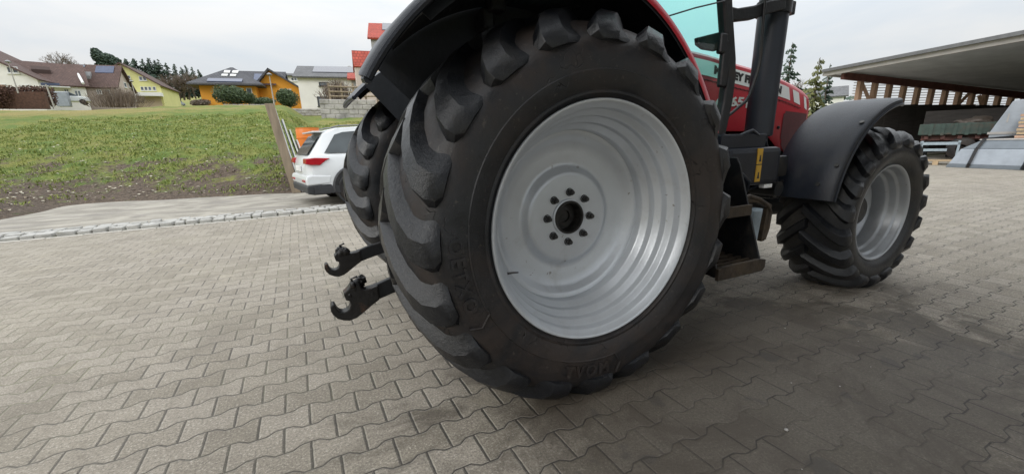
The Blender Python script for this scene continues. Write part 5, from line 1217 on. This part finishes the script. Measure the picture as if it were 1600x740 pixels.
# trailer inside the shed
def G0(px, py, z=0):
    s_ = sight(px, py); k = (z - CH) / s_.z; return CAM + s_ * k
tp0 = spot(1425, 250, 23.5); tp1 = spot(1562, 250, 23.5)
ang = math.atan2(tp1.y - tp0.y, tp1.x - tp0.x); Lt = math.hypot(tp1.x - tp0.x, tp1.y - tp0.y)
t = thing('farm_trailer', 'dark green farm trailer with a rust red chassis parked inside the shed', 'trailer', (tp0.x, tp0.y, 0), ang)
mb = MB(); mb.box(0, Lt, .0, .08, .95, 1.35, .01); mb.box(0, Lt, 1.9, 1.98, .95, 1.35, .01); mb.box(0, .08, .08, 1.9, .95, 1.35, .01); mb.box(Lt - .08, Lt, .08, 1.9, .95, 1.35, .01); mb.box(.05, Lt - .05, .05, 1.93, .93, .97)
for k in range(6): mb.box(.3 + k * (Lt - .7) / 5, .4 + k * (Lt - .7) / 5, -.05, .0, .92, 1.36)
mb.build('side_boards', M['green_steel'], t)
mb = MB(); mb.box(.1, Lt - .1, .3, .45, .72, .92, .01); mb.box(.1, Lt - .1, 1.5, 1.65, .72, .92, .01)
for k in range(5): mb.box(.2 + k * (Lt - .5) / 4, .32 + k * (Lt - .5) / 4, .1, 1.85, .78, .9)
mb.build('chassis', M['red_brown'], t)
for x in (Lt * .55, Lt * .55 + 1.0):
    for y in (.25, 1.7): MB().lathe([(-.13, .15), (-.13, .36), (-.09, .42), (.09, .42), (.13, .36), (.13, .15), (.05, .1), (.05, 0)], 24, (x, y, .42)).build('wheel', M['rubber'], t, smooth=40)
hp0 = spot(1525, 190, 24.3); t = thing('tarpaulin_heap', 'crumpled dark brown tarpaulin heaped on the green trailer', 'tarpaulin', (hp0.x, hp0.y, 1.3)); mb = MB()
bm = bmesh.new(); bmesh.ops.create_icosphere(bm, subdivisions=4, radius=1)
for v in bm.verts:
    q = v.co.copy(); k = 1 + .35 * noise.fractal(q * 1.6, 1, 2, 4); v.co = Vector((q.x * .62 * k, q.y * .5 * k, max(-.25, q.z * .28 * k)))
bm.verts.index_update(); mb.add([v.co.copy() for v in bm.verts], [[v.index for v in f_.verts] for f_ in bm.faces]); bm.free(); mb.build('tarpaulin', mat('brown tarpaulin', (.07, .055, .045), .6, var=.3, scale=3), t, smooth=70)
for k in range(2):
    hh = thing('hay_rake_frame' if k else 'plough_frame', ['dark steel implement frame standing left in front of the trailer', 'dark steel implement stored at the back of the shed behind the trailer'][k], 'implement', (spot(1440 + k * 60, 250, 26 + k * 3).x, spot(1440 + k * 60, 250, 26 + k * 3).y, 0), ang)
    for j_ in range(4): MB().box(j_ * .7, j_ * .7 + .12, -.1, 0, 0, 1.9 - .1 * j_, .01).build('upright', M['black_metal'], hh)
    MB().box(-.2, 2.6, -.12, .02, 1.1, 1.9, .02).build('beam', M['green_steel'] if k else M['wood_dark'], hh)
ps_ = spot(1462, 253, 20.5); t = thing('wooden_pallet', 'wooden pallet on the paving in front of the green trailer', 'pallet', (ps_.x, ps_.y, 0), ang)
for k in range(5): MB().box(-.6, .6, -.4 + k * .18, -.27 + k * .18, .12, .145).build('deck_board', M['wood_pale'], t)
for k in range(3): MB().box(-.6 + k * .53, -.46 + k * .53, -.4, .42, 0, .118).build('block', M['wood_pale'], t)
t = thing('steel_stand', 'grey steel frame stand on the pallet by the green trailer', 'stand', (ps_.x, ps_.y, .146), ang)
mb = MB()
for x in (-.45, .45):
    for y in (-.25, .3): mb.box(x - .03, x + .03, y - .03, y + .03, 0, .62)
mb.box(-.48, .48, -.28, -.22, .5, .58); mb.box(-.48, .48, .27, .33, .5, .58); mb.box(-.9, .2, -.3, -.24, .3, .38); mb.build('frame', M['blue_grey'], t)
# pale ridge-shaped cover boxes
g0 = G0(1480, 261); g1 = G0(1600, 266); dv_ = Vector((g1.x - g0.x, g1.y - g0.y, 0)); ang = math.atan2(dv_.y, dv_.x); LB = dv_.length + 5
t = thing('cover_box', 'long grey plastic sheeted box with black straps in front of the shed', 'box', (g0.x, g0.y, 0), ang)
def frus(mb, x0, x1, y0, y1, z0, z1, ins, insx=None):
    ix = ins if insx is None else insx
    vs = [(x0, y0, z0), (x1, y0, z0), (x1, y1, z0), (x0, y1, z0), (x0 + ix, y0 + ins, z1), (x1 - ix, y0 + ins, z1), (x1 - ix, y1 - ins, z1), (x0 + ix, y1 - ins, z1)]; mb.add(vs, [(0, 3, 2, 1), (4, 5, 6, 7), (0, 1, 5, 4), (1, 2, 6, 5), (2, 3, 7, 6), (3, 0, 4, 7)])
mb = MB(); frus(mb, 0, LB, 0, 1.9, .1, .55, .14); mb.build('side_sheet', M['tarp_grey'], t, bev=.02)
mb = MB(); frus(mb, -.03, LB + .03, -.03, 1.93, 0, .10, .02); mb.build('base_frame', M['tarp_dark'], t, bev=.01)
mb = MB(); frus(mb, .15, LB - .15, .15, 1.75, .555, .80, .2, .32); mb.build('top_sheet', M['tarp_dark'], t, bev=.02)
mb = MB(); frus(mb, .42, LB - .4, .33, 1.55, .803, .83, .02); mb.build('lid_edge', M['fascia'], t)
for x in (.52, 1.72, 2.95, 4.2):
    mb = MB(); pts = [(x, -.05, .02), (x + .02, -.05, .12), (x + .02, .105, .56), (x + .02, .125, .57), (x + .02, .31, .82), (x + .02, 1.5, .86)]
    for a, b in zip(pts, pts[1:]): mb.tube([a, b], .045, 4)
    mb.build('strap', M['black_metal'], t)
# upper grey hull standing behind it
h0 = spot(1540, 226, 20.2); h1 = spot(1600, 226, 20.2); dv_ = h1 - h0; ang = math.atan2(dv_.y, dv_.x)
t = thing('sheeted_crate', 'tall light grey sloped sheet metal hopper behind the sheeted box', 'hopper', (h0.x, h0.y, 0), ang)
zt_ = zof(1580, 157, 20.5)
mb = MB(); mb.prism([(0, .05), (3.6, .05), (3.6, zt_ - .03), (.40, zt_), (.32, zt_ - .04), (.02, 1.02)], 0, 1.5); mb.build('hopper_body', M['tarp_grey'], t, bev=.02)
mb = MB(); mb.box(-.03, 3.6, -.03, .0, .95, 1.02); mb.box(.3, .33, -.02, -.001, 1.3, 1.55); mb.build('trim', M['fascia'], t)
l0 = spot(1589, 200, 19.6); t = thing('timber_stack', 'small stack of pale timber boards beside the grey hopper at the right edge', 'timber', (l0.x, l0.y, .84), ang)
for k in range(7):
    w_ = .07; MB().box(.02 * (k % 2), 1.2, -.1, .25, k * .10, k * .10 + w_).build('board', M['wood_pale'] if k % 3 else M['wood_brown'], t)

# ------------------------------------------------------------------ unseen roof added behind the photographer to shade the near right yard
bn = thing('shade_roof', 'dark timber shade roof on posts, added behind the photographer', 'shade_roof', (0, 0, 0))
mb = MB(); mb.box(-2.5, 7.0, -2.3, .22, 2.75, 2.9); mb.box(.95, 7.0, .222, 1.0, 2.76, 2.89); mb.build('roof', M['wood_dark'], bn)
for x in (-2.3, 6.8):
    for y in (-2.15, -.9): MB().box(x - .07, x + .07, y - .07, y + .07, 0, 2.75).build('post', M['wood_brown'], bn)
